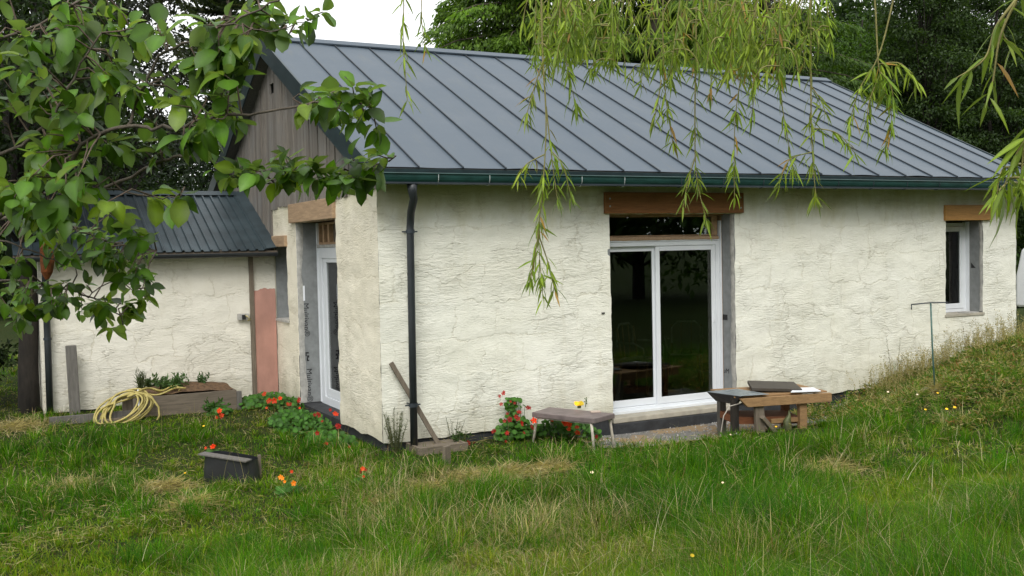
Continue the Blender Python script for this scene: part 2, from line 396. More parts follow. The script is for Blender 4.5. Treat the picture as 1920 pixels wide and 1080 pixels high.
# gravel patio in front of the sliding door: a sheet just above the soil, stones on it
def patio():
    xs = np.arange(2.2, 7.6, .07); ys = np.arange(-1.35, .03, .07)
    X, Y = np.meshgrid(xs, ys); Z = gh(X, Y)+.012+.012*fnoise(X, Y, 5, 2)
    v = np.stack([X, Y, Z], -1).reshape(-1, 3); nx = len(xs); i, j = np.meshgrid(np.arange(nx-1), np.arange(len(ys)-1)); a = (j*nx+i).ravel()
    f = np.stack([a, a+1, a+nx+1, a+nx], 1)
    m, n, b, o = newmat('gravel_and_sand')
    t = ntex(n, 1.4, (1, 1, 1), 4, .6); sp = ntex(n, 70, (1, 1, 1), 3, .7)
    c = mixc(n, ramp(n, sp, .35, .65), (.13, .125, .115), (.30, .29, .27)); c = mixc(n, ramp(n, t, .5, .58), c, (.34, .24, .13))
    n.links.new(c, b.inputs['Base Color']); b.inputs['Roughness'].default_value = 1; bump(n, sp, 1, .02, b)
    npmesh('gravel_patio', v, f, m, smooth=True, kind='structure')
    # loose stones
    N = 5200; x = RNG.uniform(2.4, 7.4, N); y = RNG.uniform(-1.3, -.02, N)
    keep = (fnoise(x, y, 1.4, 9) > .42) | (RNG.random(N) < .25); x = x[keep]; y = y[keep]; N = len(x)
    r = RNG.uniform(.006, .017, N); z = gh(x, y)+.02
    base = np.array([(1,0,0),(0,1,0),(-1,0,0),(0,-1,0),(0,0,.8),(0,0,-.6)], float)
    V = base[None]*r[:, None, None]*RNG.uniform(.6, 1.3, (N, 6, 1)) + np.stack([x, y, z], 1)[:, None]
    Fc = np.array([(0,1,4),(1,2,4),(2,3,4),(3,0,4),(1,0,5),(2,1,5),(3,2,5),(0,3,5)])
    Fs = Fc[None]+(np.arange(N)*6)[:, None, None]
    g = RNG.uniform(.16, .5, (N, 1)); cols = np.repeat(g*np.array([[1, .97, .92]]), 6, 0)
    mm, n, b, o = newmat('gravel_stone'); a = n.nodes.new('ShaderNodeVertexColor'); a.layer_name = 'Col'
    n.links.new(a.outputs[0], b.inputs['Base Color']); b.inputs['Roughness'].default_value = .9
    npmesh('gravel', V.reshape(-1, 3), Fs.reshape(-1, 3), mm, cols=cols, kind='stuff')
patio()

# ------------------------------------------------------------------ house
house = thing('farmhouse', 'cream rendered single storey house under a grey blue seamed metal roof', 'house', (0, 0, 0))
def grid_lines(a, b, step, marks):
    g = set([a, b]); ms = sorted(set([a, b]+[m for m in marks if a < m < b]))
    for p, q in zip(ms[:-1], ms[1:]):
        n = max(1, round((q-p)/step)); g |= {p+(q-p)*i/n for i in range(n+1)}
    return np.array(sorted(g))
def wall_sheet(name, O, U, length, z0, z1, N, holes, mat, parent, seed, step=.045, ragged=.03, bow=None):
    us = grid_lines(0, length, step, [h for H in holes for h in H[:2]])
    zs = grid_lines(z0, z1, step, [h for H in holes for h in H[2:4]])
    Ug, Zg = np.meshgrid(us, zs); O = np.array(O, float); U = np.array(U, float); N = np.array(N, float)
    disp = .028*(fnoise(Ug, Zg, .9, seed)-.5) + .020*(fnoise(Ug, Zg*1.8, 3.1, seed+4)-.5) + .012*(fnoise(Ug*1.2, Zg*5, 6, seed+7)-.5)
    du = np.zeros_like(Ug); dz = np.zeros_like(Zg)
    for (a, b, c, d) in [H[:4] for H in holes]:
        inz = (Zg >= c-1e-6) & (Zg <= d+1e-6); inu = (Ug >= a-1e-6) & (Ug <= b+1e-6)
        for e in (a, b):
            m = (np.abs(Ug-e) < 1e-6) & inz; du[m] += .022*(fnoise(Zg[m], Ug[m], 9, seed+11, 2)-.5)
        for e in (c, d):
            m = (np.abs(Zg-e) < 1e-6) & inu; dz[m] += .018*(fnoise(Ug[m], Zg[m], 9, seed+12, 2)-.5)
    m = np.abs(Zg-z0) < 1e-6; dz[m] += ragged*(fnoise(Ug[m], Zg[m], 4, seed+13, 3)-.5)*2
    P = O[None, None]+Ug[..., None]*U+np.array([0, 0, 1.])*(Zg+dz)[..., None]+du[..., None]*U+disp[..., None]*N
    nu = len(us); i, j = np.meshgrid(np.arange(nu-1), np.arange(len(zs)-1))
    uc = (us[i]+us[i+1])/2; zc = (zs[j]+zs[j+1])/2; ok = np.ones(i.shape, bool)
    for (a, b, c, d) in [H[:4] for H in holes]: ok &= ~((uc > a) & (uc < b) & (zc > c) & (zc < d))
    a = (j*nu+i)[ok].ravel(); f = np.stack([a, a+1, a+nu+1, a+nu], 1)
    if np.cross(U, (0, 0, 1))@N < 0: f = f[:, ::-1]
    return npmesh(name, P.reshape(-1, 3), f, mat, parent, smooth=True)

WT = 2.74
front_holes = [(2.9, 4.77, -.30, 2.378), (8.62, 9.42, .90, 2.262)]
wall_sheet('front_wall', (0, 0, 0), (1, 0, 0), 10.155, -.035, WT, (0, -1, 0), front_holes, MT['front'], house, 1)
gable_holes = [(1.428, 3.14, -.05, 2.394), (3.60, 4.249, 1.075, 2.085)]
wall_sheet('gable_wall', (0, 0, 0), (0, 1, 0), 4.26, -.02, 2.665, (-1, 0, 0), gable_holes, MT['gable'], house, 21)
m = MB(); m.box((.002, 4.262, -.02), (.2, 7.96, 2.70)); m.box((.2, 7.76, -.02), (10.15, 7.96, 2.74)); m.box((9.95, .05, -.02), (10.15, 7.76, 2.74))
m.build('rear_wall', MT['gable'], house)
m = MB()
def roofz(y): return 2.86 + (y+.35)*(4.9575-2.86)/(3.978+.35) if y <= 3.978 else roofz(2*3.978-y)
rz = .06
m.prism([(0, .02, 2.742), (0, 7.94, 2.742), (0, 7.94, roofz(7.94)-rz), (0, 3.978, 4.9575-rz), (0, .02, roofz(.02)-rz)], (10.0, 0, 0), (10.14, 0, 0))
m.build('far_gable', MT['gable'], house)
m = MB(); m.prism([(0, .05, 2.62), (0, 7.9, 2.62), (0, 7.9, roofz(7.9)-rz), (0, 3.978, 4.9575-rz), (0, .05, roofz(.05)-rz)], (.035, 0, 0), (.12, 0, 0))
m.build('gable_sheathing', MT['ceil'], house)
# plinth behind the ragged foot of the render
m = MB(); m.box((.03, .03, -.45), (2.88, .3, .03)); m.box((4.79, .03, -.45), (10.12, .3, .03)); m.box((.03, .301, -.45), (.3, 1.42, .03)); m.box((.03, 3.16, -.45), (.3, 4.3, .03)); m.box((.03, 1.42, -.45), (.28, 3.16, -.01))
m.build('plinth', MT['plinth'], house)
# interior
m = MB(); m.box((.31, .31, -.06), (9.94, 7.75, .015)); m.build('room_floor', MT['floor'], house)
m = MB(); m.box((.41, .42, 2.60), (9.94, 7.75, 2.66)); m.build('room_ceiling', MT['inside'], house)
m = MB(); m.box((9.90, .42, .02), (9.945, 7.7, 2.59)); m.box((.41, 7.70, .02), (9.9, 7.75, 2.59)); m.box((6.2, .42, .02), (6.3, 5.5, 2.59)); m.box((.41, 5.5, .02), (6.3, 5.6, 2.59))
m.build('inner_wall', MT['inside'], house)
# cladding boards, individually
y = -.06; k = 0
R2 = random.Random(3)
while y < 8.0:
    w = R2.uniform(.085, .13); g = .010
    y2 = y+w-g; d = R2.uniform(0, .016); zb = 2.63+R2.uniform(-.02, .012) if y < 4.2 else 1.9
    if y < .88: zb = 2.655+.0*y
    def col(zb, t1, t2, nm='board'):
        mm = MB(); x1 = -.012-d; x0 = .012-d*.5
        mm.hexa([(x1, y, zb), (x0, y, zb), (x0, y2, zb), (x1, y2, zb), (x1, y, t1), (x0, y, t1), (x0, y2, t2), (x1, y2, t2)])
        return mm.build(nm, MT['board'], house)
    t1 = roofz(y)-.045; t2 = roofz(y2)-.045
    if t1 > zb+.02 and t2 > zb+.02:
        if y < 4.087+.05 and y2 > 4.087-.05: col(zb, 4.22, 4.22); col(4.36, t1, t2)
        else: col(zb, t1, t2)
    y += w
# roof panels and standing seams
XL, XR, X0, SP = -.17, 10.256, .3373, .506
ed = [XL]+[X0+i*SP for i in range(20)]+[XR]
A = np.array([0, -.35, 2.86]); B = np.array([0, 3.978, 4.9575]); sl_ = (B-A)/np.linalg.norm(B-A); nn = np.array([0, -sl_[2], sl_[1]])
seam_me = None
for i in range(len(ed)-1):
    a, b = ed[i]+.004, ed[i+1]-.004; nu, nv = 5, 14; vs = []; ph = R2.uniform(0, 6); am = R2.uniform(.003, .010)
    for j in range(nv+1):
        for q in range(nu+1):
            s = j/nv; t = q/nu
            off = am*math.sin(math.pi*t)*math.sin(3.1*s*3+ph)+.003*math.sin(math.pi*t)
            p = A+(B-A)*s+nn*off; vs.append((a+(b-a)*t, p[1], p[2]))
    fs = [(j*(nu+1)+q, j*(nu+1)+q+1, (j+1)*(nu+1)+q+1, (j+1)*(nu+1)+q) for j in range(nv) for q in range(nu)]
    mm = MB(); mm.add(vs, fs); mm.build('roof_panel', MT['roof'], house, smooth=True)
for x in ed[1:-1]:
    mm = MB(); w = .006
    lo = A-sl_*.012; hi = B-sl_*.10
    mm.hexa([(x-w, *(lo+nn*-.004)[1:]), (x+w, *(lo+nn*-.004)[1:]), (x+w, *(hi+nn*-.004)[1:]), (x-w, *(hi+nn*-.004)[1:]),
             (x-w, *(lo+nn*.020)[1:]), (x+w, *(lo+nn*.020)[1:]), (x+w, *(hi+nn*.020)[1:]), (x-w, *(hi+nn*.020)[1:])])
    mm.build('roof_seam', MT['seam'], house)
m = MB(); Bb = np.array([0, 2*3.978+.35, 2.86]); m.slab([(XL, *Bb[1:]), (XR, *Bb[1:]), (XR, *B[1:]), (XL, *B[1:])], .03)
m.build('rear_roof', MT['roof'], house)
# deck under the front panels
m = MB(); q = nn*-.012; m.slab([(XL+.02, *(A+q)[1:]), (XR-.02, *(A+q)[1:]), (XR-.02, *(B+q)[1:]), (XL+.02, *(B+q)[1:])], .03); m.build('roof_deck', MT['ceil'], house)
# ridge cap
m = MB(); r0 = B+nn*.036-sl_*.13; r1 = B+np.array([0, 0, .052]); r2 = np.array([0, 2*B[1]-r0[1], r0[2]])
prof = [(0, *r0[1:]), (0, *(r0+nn*-.022)[1:]), (0, B[1], B[2]+.01), (0, r2[1], r2[2]-.02), (0, *r2[1:]), (0, *r1[1:])]
m.prism(prof, (XL-.01, 0, 0), (XR+.01, 0, 0)); m.build('ridge_cap', MT['greymetal'] if False else MT['roof'], house)
# verge flashings: a deep dark board under the edge of the roof at each gable
for xa, xb in ((XL-.02, XL+.0), (XR, XR+.02)):
    m = MB(); t = nn*.02; d_ = np.array([0, 0, -.235])
    for P0, P1 in ((A-sl_*.01, B), (Bb, B)):
        m.hexa([(xa, *(P0+d_)[1:]), (xb, *(P0+d_)[1:]), (xb, *(P1+d_)[1:]), (xa, *(P1+d_)[1:]), (xa, *(P0+np.array([0, 0, .02]))[1:]), (xb, *(P0+np.array([0, 0, .02]))[1:]), (xb, *(P1+np.array([0, 0, .02]))[1:]), (xa, *(P1+np.array([0, 0, .02]))[1:])])
    m.build('verge_board', MT['teal'], house)
m = MB()
for P0, P1 in ((A, B), (Bb, B)):
    d1 = np.array([0, 0, -.20]); d2 = np.array([0, 0, -.225])
    m.hexa([(XL, *(P0+d2)[1:]), (-.02, *(P0+d2)[1:]), (-.02, *(P1+d2)[1:]), (XL, *(P1+d2)[1:]), (XL, *(P0+d1)[1:]), (-.02, *(P0+d1)[1:]), (-.02, *(P1+d1)[1:]), (XL, *(P1+d1)[1:])])
m.build('verge_soffit', MT['greywood'], house)
# eaves: fascia, soffit, gutter with brackets
m = MB(); m.box((XL+.0, -.345, 2.735), (XR, -.318, 2.845)); m.build('fascia', MT['teal'], house, bevel=.003)
m = MB(); m.box((XL, -.316, 2.744), (XR, .02, 2.764)); m.build('soffit', MT['ceil'], house)
gp = []
for t in np.linspace(0, math.pi, 9): gp.append((0, -.4125-.060*math.cos(t)*-1*-1, 2.765-.085*math.sin(t)))
gp = [(0, -.4725+.0, 2.785)]+[(0, -.4115-.061*math.cos(t), 2.748-.070*math.sin(t)) for t in np.linspace(0, math.pi, 10)]+[(0, -.352, 2.785)]
inner = [(0, -.4115+(p[1]+.4115)*.93, p[2]+.004) for p in gp[::-1]]
m = MB(); m.prism(gp+inner, (XL+.02, 0, 0), (XR-.02, 0, 0)); gut = m.build('gutter', MT['gutter'], house, smooth=False)
m = MB(); m.tube([(XL+.02, -.476, 2.787), (XR-.02, -.476, 2.787)], .008, 8); m.build('gutter_lip', MT['gutter'], gut)
m = MB(); m.prism([(0, -.470, 2.683), (0, -.352, 2.683), (0, -.352, 2.700), (0, -.470, 2.700)], (XL+.03, 0, 0), (XR-.03, 0, 0)); m.build('gutter_painted_shadow', MT['seam'], gut)  # dark strip added along the gutter underside to stand for its shadow
k = 0
for x in [float(un(u, 335, 1, -.47)[0]) for u in (822, 918, 1091, 1171)]+[3.6+.62*i for i in range(11)]:
    m = MB(); q = [(0, p[1]-.004*(1 if p[1] < -.41 else -1), p[2]-.004) for p in gp]
    m.tube([(x+.012*0, p[1], p[2]) for p in q], .005, 5); m.build('gutter_bracket', MT['strap'] if k < 4 else MT['seam'], gut); k += 1
# downpipe with swan neck
m = MB(); _o = float(un(773, 352, 1, -.41)[0]); _q = float(un(776, 374, 1, -.385)[0]); _r = float(un(771, 398, 1, -.26)[0]); _p = [float(un(u_, v_, 1, -.18)[0]) for u_, v_ in ((769, 425), (772, 600), (776, 815))]; pts = [(_o, -.41, 2.70), (_o, -.41, 2.60), (_q, -.385, 2.53), (_r, -.26, 2.41), (_p[0]+.003, -.19, 2.33), (_p[0], -.18, 2.24), (_p[1], -.18, 1.2), (_p[2], -.18, -.06)]
m.tube(pts, [.060, .046, .042, .041, .041, .040, .040, .040], 14); dp = m.build('downpipe', MT['pipe'], house, smooth=True)
for z in (2.20, .37):
    px = _p[2]+(_p[0]-_p[2])*(z+.06)/2.3
    m = MB(); m.tube([(px, -.18, z-.02), (px, -.18, z+.02)], .047, 14); m.box((px-.085, -.172, z-.008), (px+.085, -.158, z+.006)); m.box((px-.008, -.14, z-.006), (px+.008, .03, z+.005)); m.build('pipe_clamp', MT['seam'], dp)
# lintels
m = MB(); m.box((2.8197, -.040, 2.385), (4.893, .2, 2.638)); l = m.build('lintel', MT['lintel'], house, bevel=.006)
m = MB()
for x, z in ((2.88, 2.47), (2.88, 2.56), (4.84, 2.45), (4.84, 2.58)): m.tube([(x, -.046, z), (x, -.036, z)], .011, 8)
m.build('bolt_head', MT['strap'], l)
m = MB(); m.box((8.582, -.045, 2.2645), (9.572, .2, 2.4856)); m.build('lintel', MT['orange_lintel'], house, bevel=.006, label='short ochre timber lintel')
m = MB(); m.box((-.045, 1.40, 2.396), (.2, 3.32, 2.643)); m.build('lintel', MT['lintel2'], house, bevel=.006, label='pale timber lintel')
m = MB(); m.box((-.04, 3.57, 2.088), (.2, 4.255, 2.24)); m.build('lintel', MT['lintel2'], house, bevel=.006, label='short pale timber lintel')
# reveals
def reveal(name, quads, mat, th=.02):
    mm = MB()
    for q in quads: mm.box(*q)
    return mm.build(name, mat, house)
reveal('reveal_board', [((4.762, .012, 0), (4.80, .36, 2.376))], MT['greyboard'])
reveal('reveal_board', [((2.87, .012, 0), (2.902, .36, 2.376))], MT['greyboard'])
reveal('reveal_head', [((2.9, .21, 2.366), (4.77, .36, 2.42))], MT['foam'])
def mortar_edge(name, x, y0, y1, z0, z1, side, seed):
    # ragged band of mortar on a reveal next to the wall face: strip in the (depth, z) plane
    zs = np.linspace(z0, z1, 70); wv = y0+(y1-y0)*(.35+.65*fnoise(zs, zs*0, 3.5, seed, 4))
    return zs, wv
zs, wv = mortar_edge('', 0, .0, .20, .0, 2.37, 1, 31)
mm = MB(); v = []; f = []
for i, (z, w_) in enumerate(zip(zs, wv)): v += [(4.764, .004, z), (4.755, .03, z), (4.7595, w_*.55, z), (4.766, w_*.62, z)]
for i in range(len(zs)-1):
    for q in range(3): f.append((i*4+q, i*4+q+1, (i+1)*4+q+1, (i+1)*4+q))
mm.add(v, f); mm.build('mortar_edge', MT['mortar'], house, smooth=True)
zs, wv = mortar_edge('', 0, .0, .22, .0, 2.39, 1, 33)
mm = MB(); v = []; f = []
for z, w_ in zip(zs, wv): v += [(.004, 3.136, z), (.03, 3.127, z), (w_*.55, 3.1315, z), (w_*.62, 3.139, z)]
for i in range(len(zs)-1):
    for q in range(3): f.append((i*4+q, i*4+q+1, (i+1)*4+q+1, (i+1)*4+q))
mm.add(v, f); mm.build('mortar_edge', MT['mortar'], house, smooth=True)
rb = reveal('reveal_board', [((.012, 3.135, 0), (.42, 3.17, 2.393))], MT['greyboard'])
reveal('reveal_board', [((.012, 1.395, 0), (.42, 1.43, 2.393))], MT['greyboard'])
wrev = reveal('reveal_board', [((9.412, .012, .91), (9.45, .42, 2.262))], MT['greyboard'])
reveal('reveal_board', [((8.59, .012, .91), (8.622, .42, 2.262))], MT['greyboard'])
mm = MB(); v = []; f = []; zs, wv = mortar_edge('', 0, .0, .18, .92, 2.25, 1, 37)
for z, w_ in zip(zs, wv): v += [(9.414, .004, z), (9.406, .03, z), (9.4095, w_*.45, z), (9.415, w_*.5, z)]
for i in range(len(zs)-1):
    for q in range(3): f.append((i*4+q, i*4+q+1, (i+1)*4+q+1, (i+1)*4+q))
mm.add(v, f); mm.build('mortar_edge', MT['mortar'], house, smooth=True)
reveal('window_sill', [((8.60, -.012, .872), (9.44, .36, .905))], MT['concrete'])
reveal('reveal_board', [((.012, 4.245, 1.08), (.30, 4.27, 2.085))], MT['greyboard'])
reveal('reveal_board', [((.012, 3.57, 1.08), (.30, 3.602, 2.085))], MT['greyboard'])
reveal('window_sill', [((-.02, 3.59, 1.045), (.30, 4.255, 1.078))], MT['mortar'])
# threshold of the sliding door
m = MB(); m.box((2.905, -.01, -.115), (4.765, .40, -.052)); m.build('threshold', MT['concrete'], house, bevel=.008)
m = MB(); m.box((2.89, -.03, -.42), (4.85, .38, -.118)); m.build('threshold_base', MT['plinth'], house, bevel=.01)

def frame_x(name, x0, x1, z0, z1, y0, y1, w, mat, parent, wb=None):
    m = MB(); wb = wb or w
    m.box((x0, y0, z0), (x0+w, y1, z1)); m.box((x1-w, y0, z0), (x1, y1, z1)); m.box((x0+w, y0, z0), (x1-w, y1, z0+wb)); m.box((x0+w, y0, z1-w), (x1-w, y1, z1))
    return m.build(name, mat, parent, bevel=.004)
def pane_x(x0, x1, z0, z1, y, parent):
    return MB().box((x0, y, z0), (x1, y+.006, z1)).build('pane', MT['glass'], parent)
# sliding door
sd = frame_x('sliding_door', 2.905, 4.722, -.048, 2.046, .25, .335, .055, MT['upvc'], house, .06)
fr = frame_x('outer_sash', 3.735, 4.665, .015, 1.990, .262, .292, .062, MT['upvc'], sd, .085); pane_x(3.797, 4.603, .10, 1.928, .272, sd)
fr = frame_x('inner_sash', 2.962, 3.765, .015, 1.990, .297, .325, .062, MT['upvc'], sd, .085); pane_x(3.024, 3.703, .10, 1.928, .306, sd)
MB().box((4.625, .250, 1.0), (4.64, .261, 1.16)).build('door_handle', MT['upvc'], sd)
MB().box((2.905, .20, -.052), (4.75, .249, -.018)).build('sill_rail', MT['upvc'], sd, bevel=.004)
MB().box((4.7235, .235, -.04), (4.748, .33, 2.30)).build('trim_strip', MT['upvc'], sd)
MB().box((4.7495, .245, -.04), (4.7615, .33, 2.36)).build('timber_packer', MT['foam'], sd)
# transom light above it
tl = frame_x('transom_window', 2.905, 4.70, 2.112, 2.362, .262, .31, .012, MT['foam'], house); pane_x(2.917, 4.66, 2.124, 2.35, .28, tl)
MB().box((4.62, .255, 2.12), (4.70, .30, 2.36)).build('timber_packer', MT['foam'], tl)
mm = MB(); xs_ = np.linspace(2.905, 4.70, 60); v = []; f = []
for x in xs_:
    t = .010*(fnoise(np.array([x]), np.array([0.]), 12, 3)[0]-.5); v += [(x, .235, 2.062+t), (x, .225, 2.085+t*2), (x, .245, 2.108+t), (x, .30, 2.11)]
for i in range(59):
    for q in range(3): f.append((i*4+q, (i+1)*4+q, (i+1)*4+q+1, i*4+q+1))
mm.add(v, f); mm.build('timber_rail', MT['lintel2'], tl, smooth=True)
MB().box((2.905, .24, 2.048), (4.72, .3, 2.062)).build('head_trim', MT['upvc'], tl)
# gable door
def frame_y(name, y0, y1, z0, z1, x0, x1, w, mat, parent, wb=None):
    m = MB(); wb = wb or w
    m.box((x0, y0, z0), (x1, y0+w, z1)); m.box((x0, y1-w, z0), (x1, y1, z1)); m.box((x0, y0+w, z0), (x1, y1-w, z0+wb)); m.box((x0, y0+w, z1-w), (x1, y1-w, z1))
    return m.build(name, mat, parent, bevel=.004)
gd = frame_y('glazed_door', 1.432, 3.10, -.01, 2.06, .285, .36, .14, MT['upvc'], house, .10)
frame_y('door_sash', 1.575, 2.94, .095, 1.985, .30, .345, .12, MT['upvc'], gd, .11)
MB().box((.318, 1.69, .20), (.324, 2.82, 1.87)).build('pane', MT['glass'], gd)
MB().box((.275, 3.102, 0), (.35, 3.134, 2.39)).build('trim_strip', MT['upvc'], gd)
MB().box((.330, 1.70, .21), (.334, 2.81, 1.86)).build('pale_blind', simple('pale_blind_cloth', (.78, .84, .86), .9, .06, 2, bmp=0), gd)
MB().box((.18, 1.44, -.055), (.36, 3.12, -.012)).build('sill_rail', MT['upvc'], gd)
tg = frame_y('transom_window', 1.432, 3.10, 2.10, 2.39, .30, .35, .03, MT['foam'], house)
for yy in (2.05, 2.62, 2.84): MB().box((.295, yy, 2.13), (.36, yy+.07, 2.36)).build('timber_packer', MT['foam'], tg)
MB().box((.352, 1.46, 2.12), (.36, 3.08, 2.37)).build('backing_board', MT['oldwood'], tg)
mm = MB().box((.27, 1.44, 2.062), (.33, 3.10, 2.098)).build('mortar_fillet', MT['mortar'], tg)
# small right window
sw = frame_x('small_window', 8.63, 9.405, .907, 2.235, .29, .35, .05, MT['upvc'], house)
frame_x('sash', 8.682, 9.352, .96, 2.182, .283, .33, .075, MT['upvc'], sw); pane_x(8.757, 9.277, 1.035, 2.107, .30, sw)
MB().box((9.40, .23, .907), (9.412, .35, 2.25)).build('trim_strip', MT['upvc'], sw)
MB().box((9.06, -.0, .906), (9.33, .16, .918)).build('loose_slate', MT['mortar'], house)
# tiny gable window beside the annex
tw = frame_y('tiny_window', 3.605, 4.24, 1.082, 2.08, .20, .25, .05, MT['upvc'], house)
MB().box((.22, 3.655, 1.13), (.226, 4.19, 2.03)).build('pane', MT['glass'], tw)

# printing on the insulation boards
def text(body, size, org, xdir, ydir, parent, name='printed_lettering'):
    c = bpy.data.curves.new(name, 'FONT'); c.body = body; c.size = size; c.extrude = .0008; c.space_character = 1.02
    o = bpy.data.objects.new('tmp', c); COL.objects.link(o)
    dg = bpy.context.evaluated_depsgraph_get(); me = bpy.data.meshes.new_from_object(o.evaluated_get(dg))
    bpy.data.objects.remove(o); me.materials.clear(); me.materials.append(MT['black'])
    xd = Vector(xdir); yd = Vector(ydir); zd = xd.cross(yd)
    me.transform(Matrix(((xd.x, yd.x, zd.x, org[0]), (xd.y, yd.y, zd.y, org[1]), (xd.z, yd.z, zd.z, org[2]), (0, 0, 0, 1))))
    ob = bpy.data.objects.new(name, me); link(ob, parent); return ob
# reads downwards on the far reveal of the gable door (board faces -Y)
text('Multivap\u00ae', .105, (.095, 3.1335, .455), (0, 0, -1), (1, 0, 0), rb)
text('Multivap\u00ae', .105, (.078, 3.1335, 1.33), (0, 0, -1), (1, 0, 0), rb)
m = MB(); y0 = 3.1325
m.box((.085, y0, .655), (.13, y0+.002, .675)); m.box((.085, y0, .62), (.10, y0+.002, .655)); m.box((.105, y0, .60), (.135, y0+.002, .63)); m.box((.10, y0, .56), (.118, y0+.002, .60)); m.box((.10, y0, .555), (.135, y0+.002, .57))
m.build('printed_mark', MT['black'], rb)
MB().box((.075, 3.128, 1.36), (.10, 3.1345, 1.56)).build('foam_dab', MT['white'], rb)
m = MB(); m.box((4.760, .15, 1.02), (4.7615, .25, 1.09)); m.box((4.7585, .19, 1.055), (4.7597, .22, 1.078))
m.build('printed_mark', MT['black'], house)
text('Mu', .085, (4.7605, .13, .335), (0, 1, 0), (0, 0, 1), house)
m = MB(); m.prism([(0, .12, 1.56), (0, .20, 1.56), (0, .20, 1.64)], (9.4095, 0, 0), (9.4113, 0, 0)); m.build('printed_mark', MT['black'], wrev)
# hole in the render left of the sliding door
MB().box((2.765, -.012, 1.205), (2.80, .004, 1.222)).build('wall_chip', MT['black'], house)

# ------------------------------------------------------------------ annex
an = thing('low_annex', 'low cream annex with ribbed dark metal roof left of the house', 'outbuilding', (-1.5, 4.25, 0))
AY = 4.25
wall_sheet('annex_wall', (-3.06, AY, 0), (1, 0, 0), 3.055, .0, 2.02, (0, -1, 0), [], MT['annexwall'], an, 41)
m = MB(); m.box((-3.06, AY+.03, -.3), (-.005, AY+.3, .02)); m.build('plinth', MT['plinth'], an)
m = MB(); m.box((-3.06, AY+.02, .0), (-2.9, 7.9, 2.0)); m.box((-3.06, 7.7, .0), (-.005, 7.9, 2.0)); m.build('rear_wall', MT['annexwall'], an)
AE = np.array([0, 4.02, 2.045]); AR = np.array([0, 5.95, 2.93])
sa = (AR-AE)/np.linalg.norm(AR-AE); na = np.array([0, -sa[2], sa[1]])
# profiled sheet: ribs every 0.11 m as real geometry, in three sheets
x = -3.35; xe = -.16; rib = .123
while x < xe-.05:
    x1 = min(x+rib*9, xe); vs = []; prof = []
    t = x
    while t < x1-.001:
        for dx, h in ((0, 0), (.070, 0), (.082, .024), (.104, .024), (.116, 0)):
            if t+dx <= x1: prof.append((t+dx, h))
        t += rib
    prof.append((x1, 0)); n = len(prof)
    for (px, h) in prof:
        for Pp in (AE, AR): p = Pp+na*h; vs.append((px, p[1], p[2]))
    fs = [(i*2, i*2+2, i*2+3, i*2+1) for i in range(n-1)]
    mm = MB(); mm.add(vs, fs); o_ = mm.build('roof_sheet', MT['annexroof'], an); sm = o_.modifiers.new('thick', 'SOLIDIFY'); sm.thickness = .006; sm.offset = -1
    x = x1
m = MB(); m.slab([(-3.35, 5.95, 2.92), (-.16, 5.95, 2.92), (-.16, 7.95, 2.03), (-3.35, 7.95, 2.03)], .02); m.build('rear_roof', MT['annexroof'], an)
m = MB(); r0 = AR+na*.03-sa*.12; m.prism([(0, r0[1], r0[2]), (0, 5.95, 2.975), (0, 2*5.95-r0[1], r0[2]), (0, 5.95, 2.95)], (-3.37, 0, 0), (-.03, 0, 0)); m.build('ridge_cap', MT['annexroof'], an)
m = MB(); q0 = AE+na*.03; q1 = AR+na*.03; m.slab([(-.17, *q0[1:]), (-.018, *(q0+na*.02)[1:]), (-.018, *(q1+na*.02)[1:]), (-.17, *q1[1:])], .012)
m.build('side_flashing', MT['annexroof'], an)
m = MB(); m.box((-3.35, 4.045, 1.985), (-.01, 4.075, 2.04)); m.build('fascia', MT['oldwood'], an)
gp2 = [(0, 4.035+.05*-math.cos(t)-.045, 2.01-.055*math.sin(t)) for t in np.linspace(0, math.pi, 8)]
m = MB(); m.prism(gp2+[(0, 3.99+(p[1]-3.99)*.9, p[2]+.004) for p in gp2[::-1]], (-3.36, 0, 0), (-.03, 0, 0)); m.build('gutter', MT['pipe'], an)
m = MB(); m.tube([(-2.985, 4.0, 1.96), (-2.985, 4.0, 1.86), (-2.985, 4.15, 1.72), (-2.985, 4.16, .9), (-2.99, 4.15, -.02)], .042, 12); adp = m.build('downpipe', MT['pipe'], an, smooth=True)
MB().tube([(-2.986, 4.155, .95), (-2.986, 4.155, .98)], .05, 12).build('pipe_clamp', MT['seam'], adp)
# wood strip and pink undercoat panel
m = MB(); m.box((-.375, 4.205, .0), (-.318, 4.262, 1.955)); m.build('cover_strip', MT['oldwood_y'], an, bevel=.004)
m = MB(); v = []; f = []; xs_ = np.linspace(-.312, -.012, 24); N_ = 14
for i, xx in enumerate(xs_):
    top = 1.49+.10*(fnoise(np.array([xx]), np.array([1.]), 9, 5)[0]-.5)
    for j in range(N_+1):
        z = .03+(top-.03)*j/N_; v.append((xx, 4.222+.004*(fnoise(np.array([xx]), np.array([z]), 5, 2)[0]-.5)+(.02 if j == N_ else 0), z))
for i in range(23):
    for j in range(N_): f.append((i*(N_+1)+j, (i+1)*(N_+1)+j, (i+1)*(N_+1)+j+1, i*(N_+1)+j+1))
m.add(v, f); m.build('pink_plaster_panel', MT['pink'], an, smooth=True)
# electrical box with loose wires
eb = MB().box((-.555, 4.19, 1.075), (-.40, 4.235, 1.165)).build('junction_box', MT['mortar'], an, bevel=.006)
MB().box((-.50, 4.178, 1.085), (-.45, 4.189, 1.15)).build('socket_face', MT['black'], eb)
for k in range(3):
    m = MB(); m.tube([(-.46+.012*k, 4.17, 1.14), (-.43+.01*k, 4.14, 1.12-.01*k), (-.41+.01*k, 4.15, 1.08), (-.43+.012*k, 4.17, 1.065)], .005, 5); m.build('wire', MT['hose'] if k != 1 else MT['tubemetal'], eb)

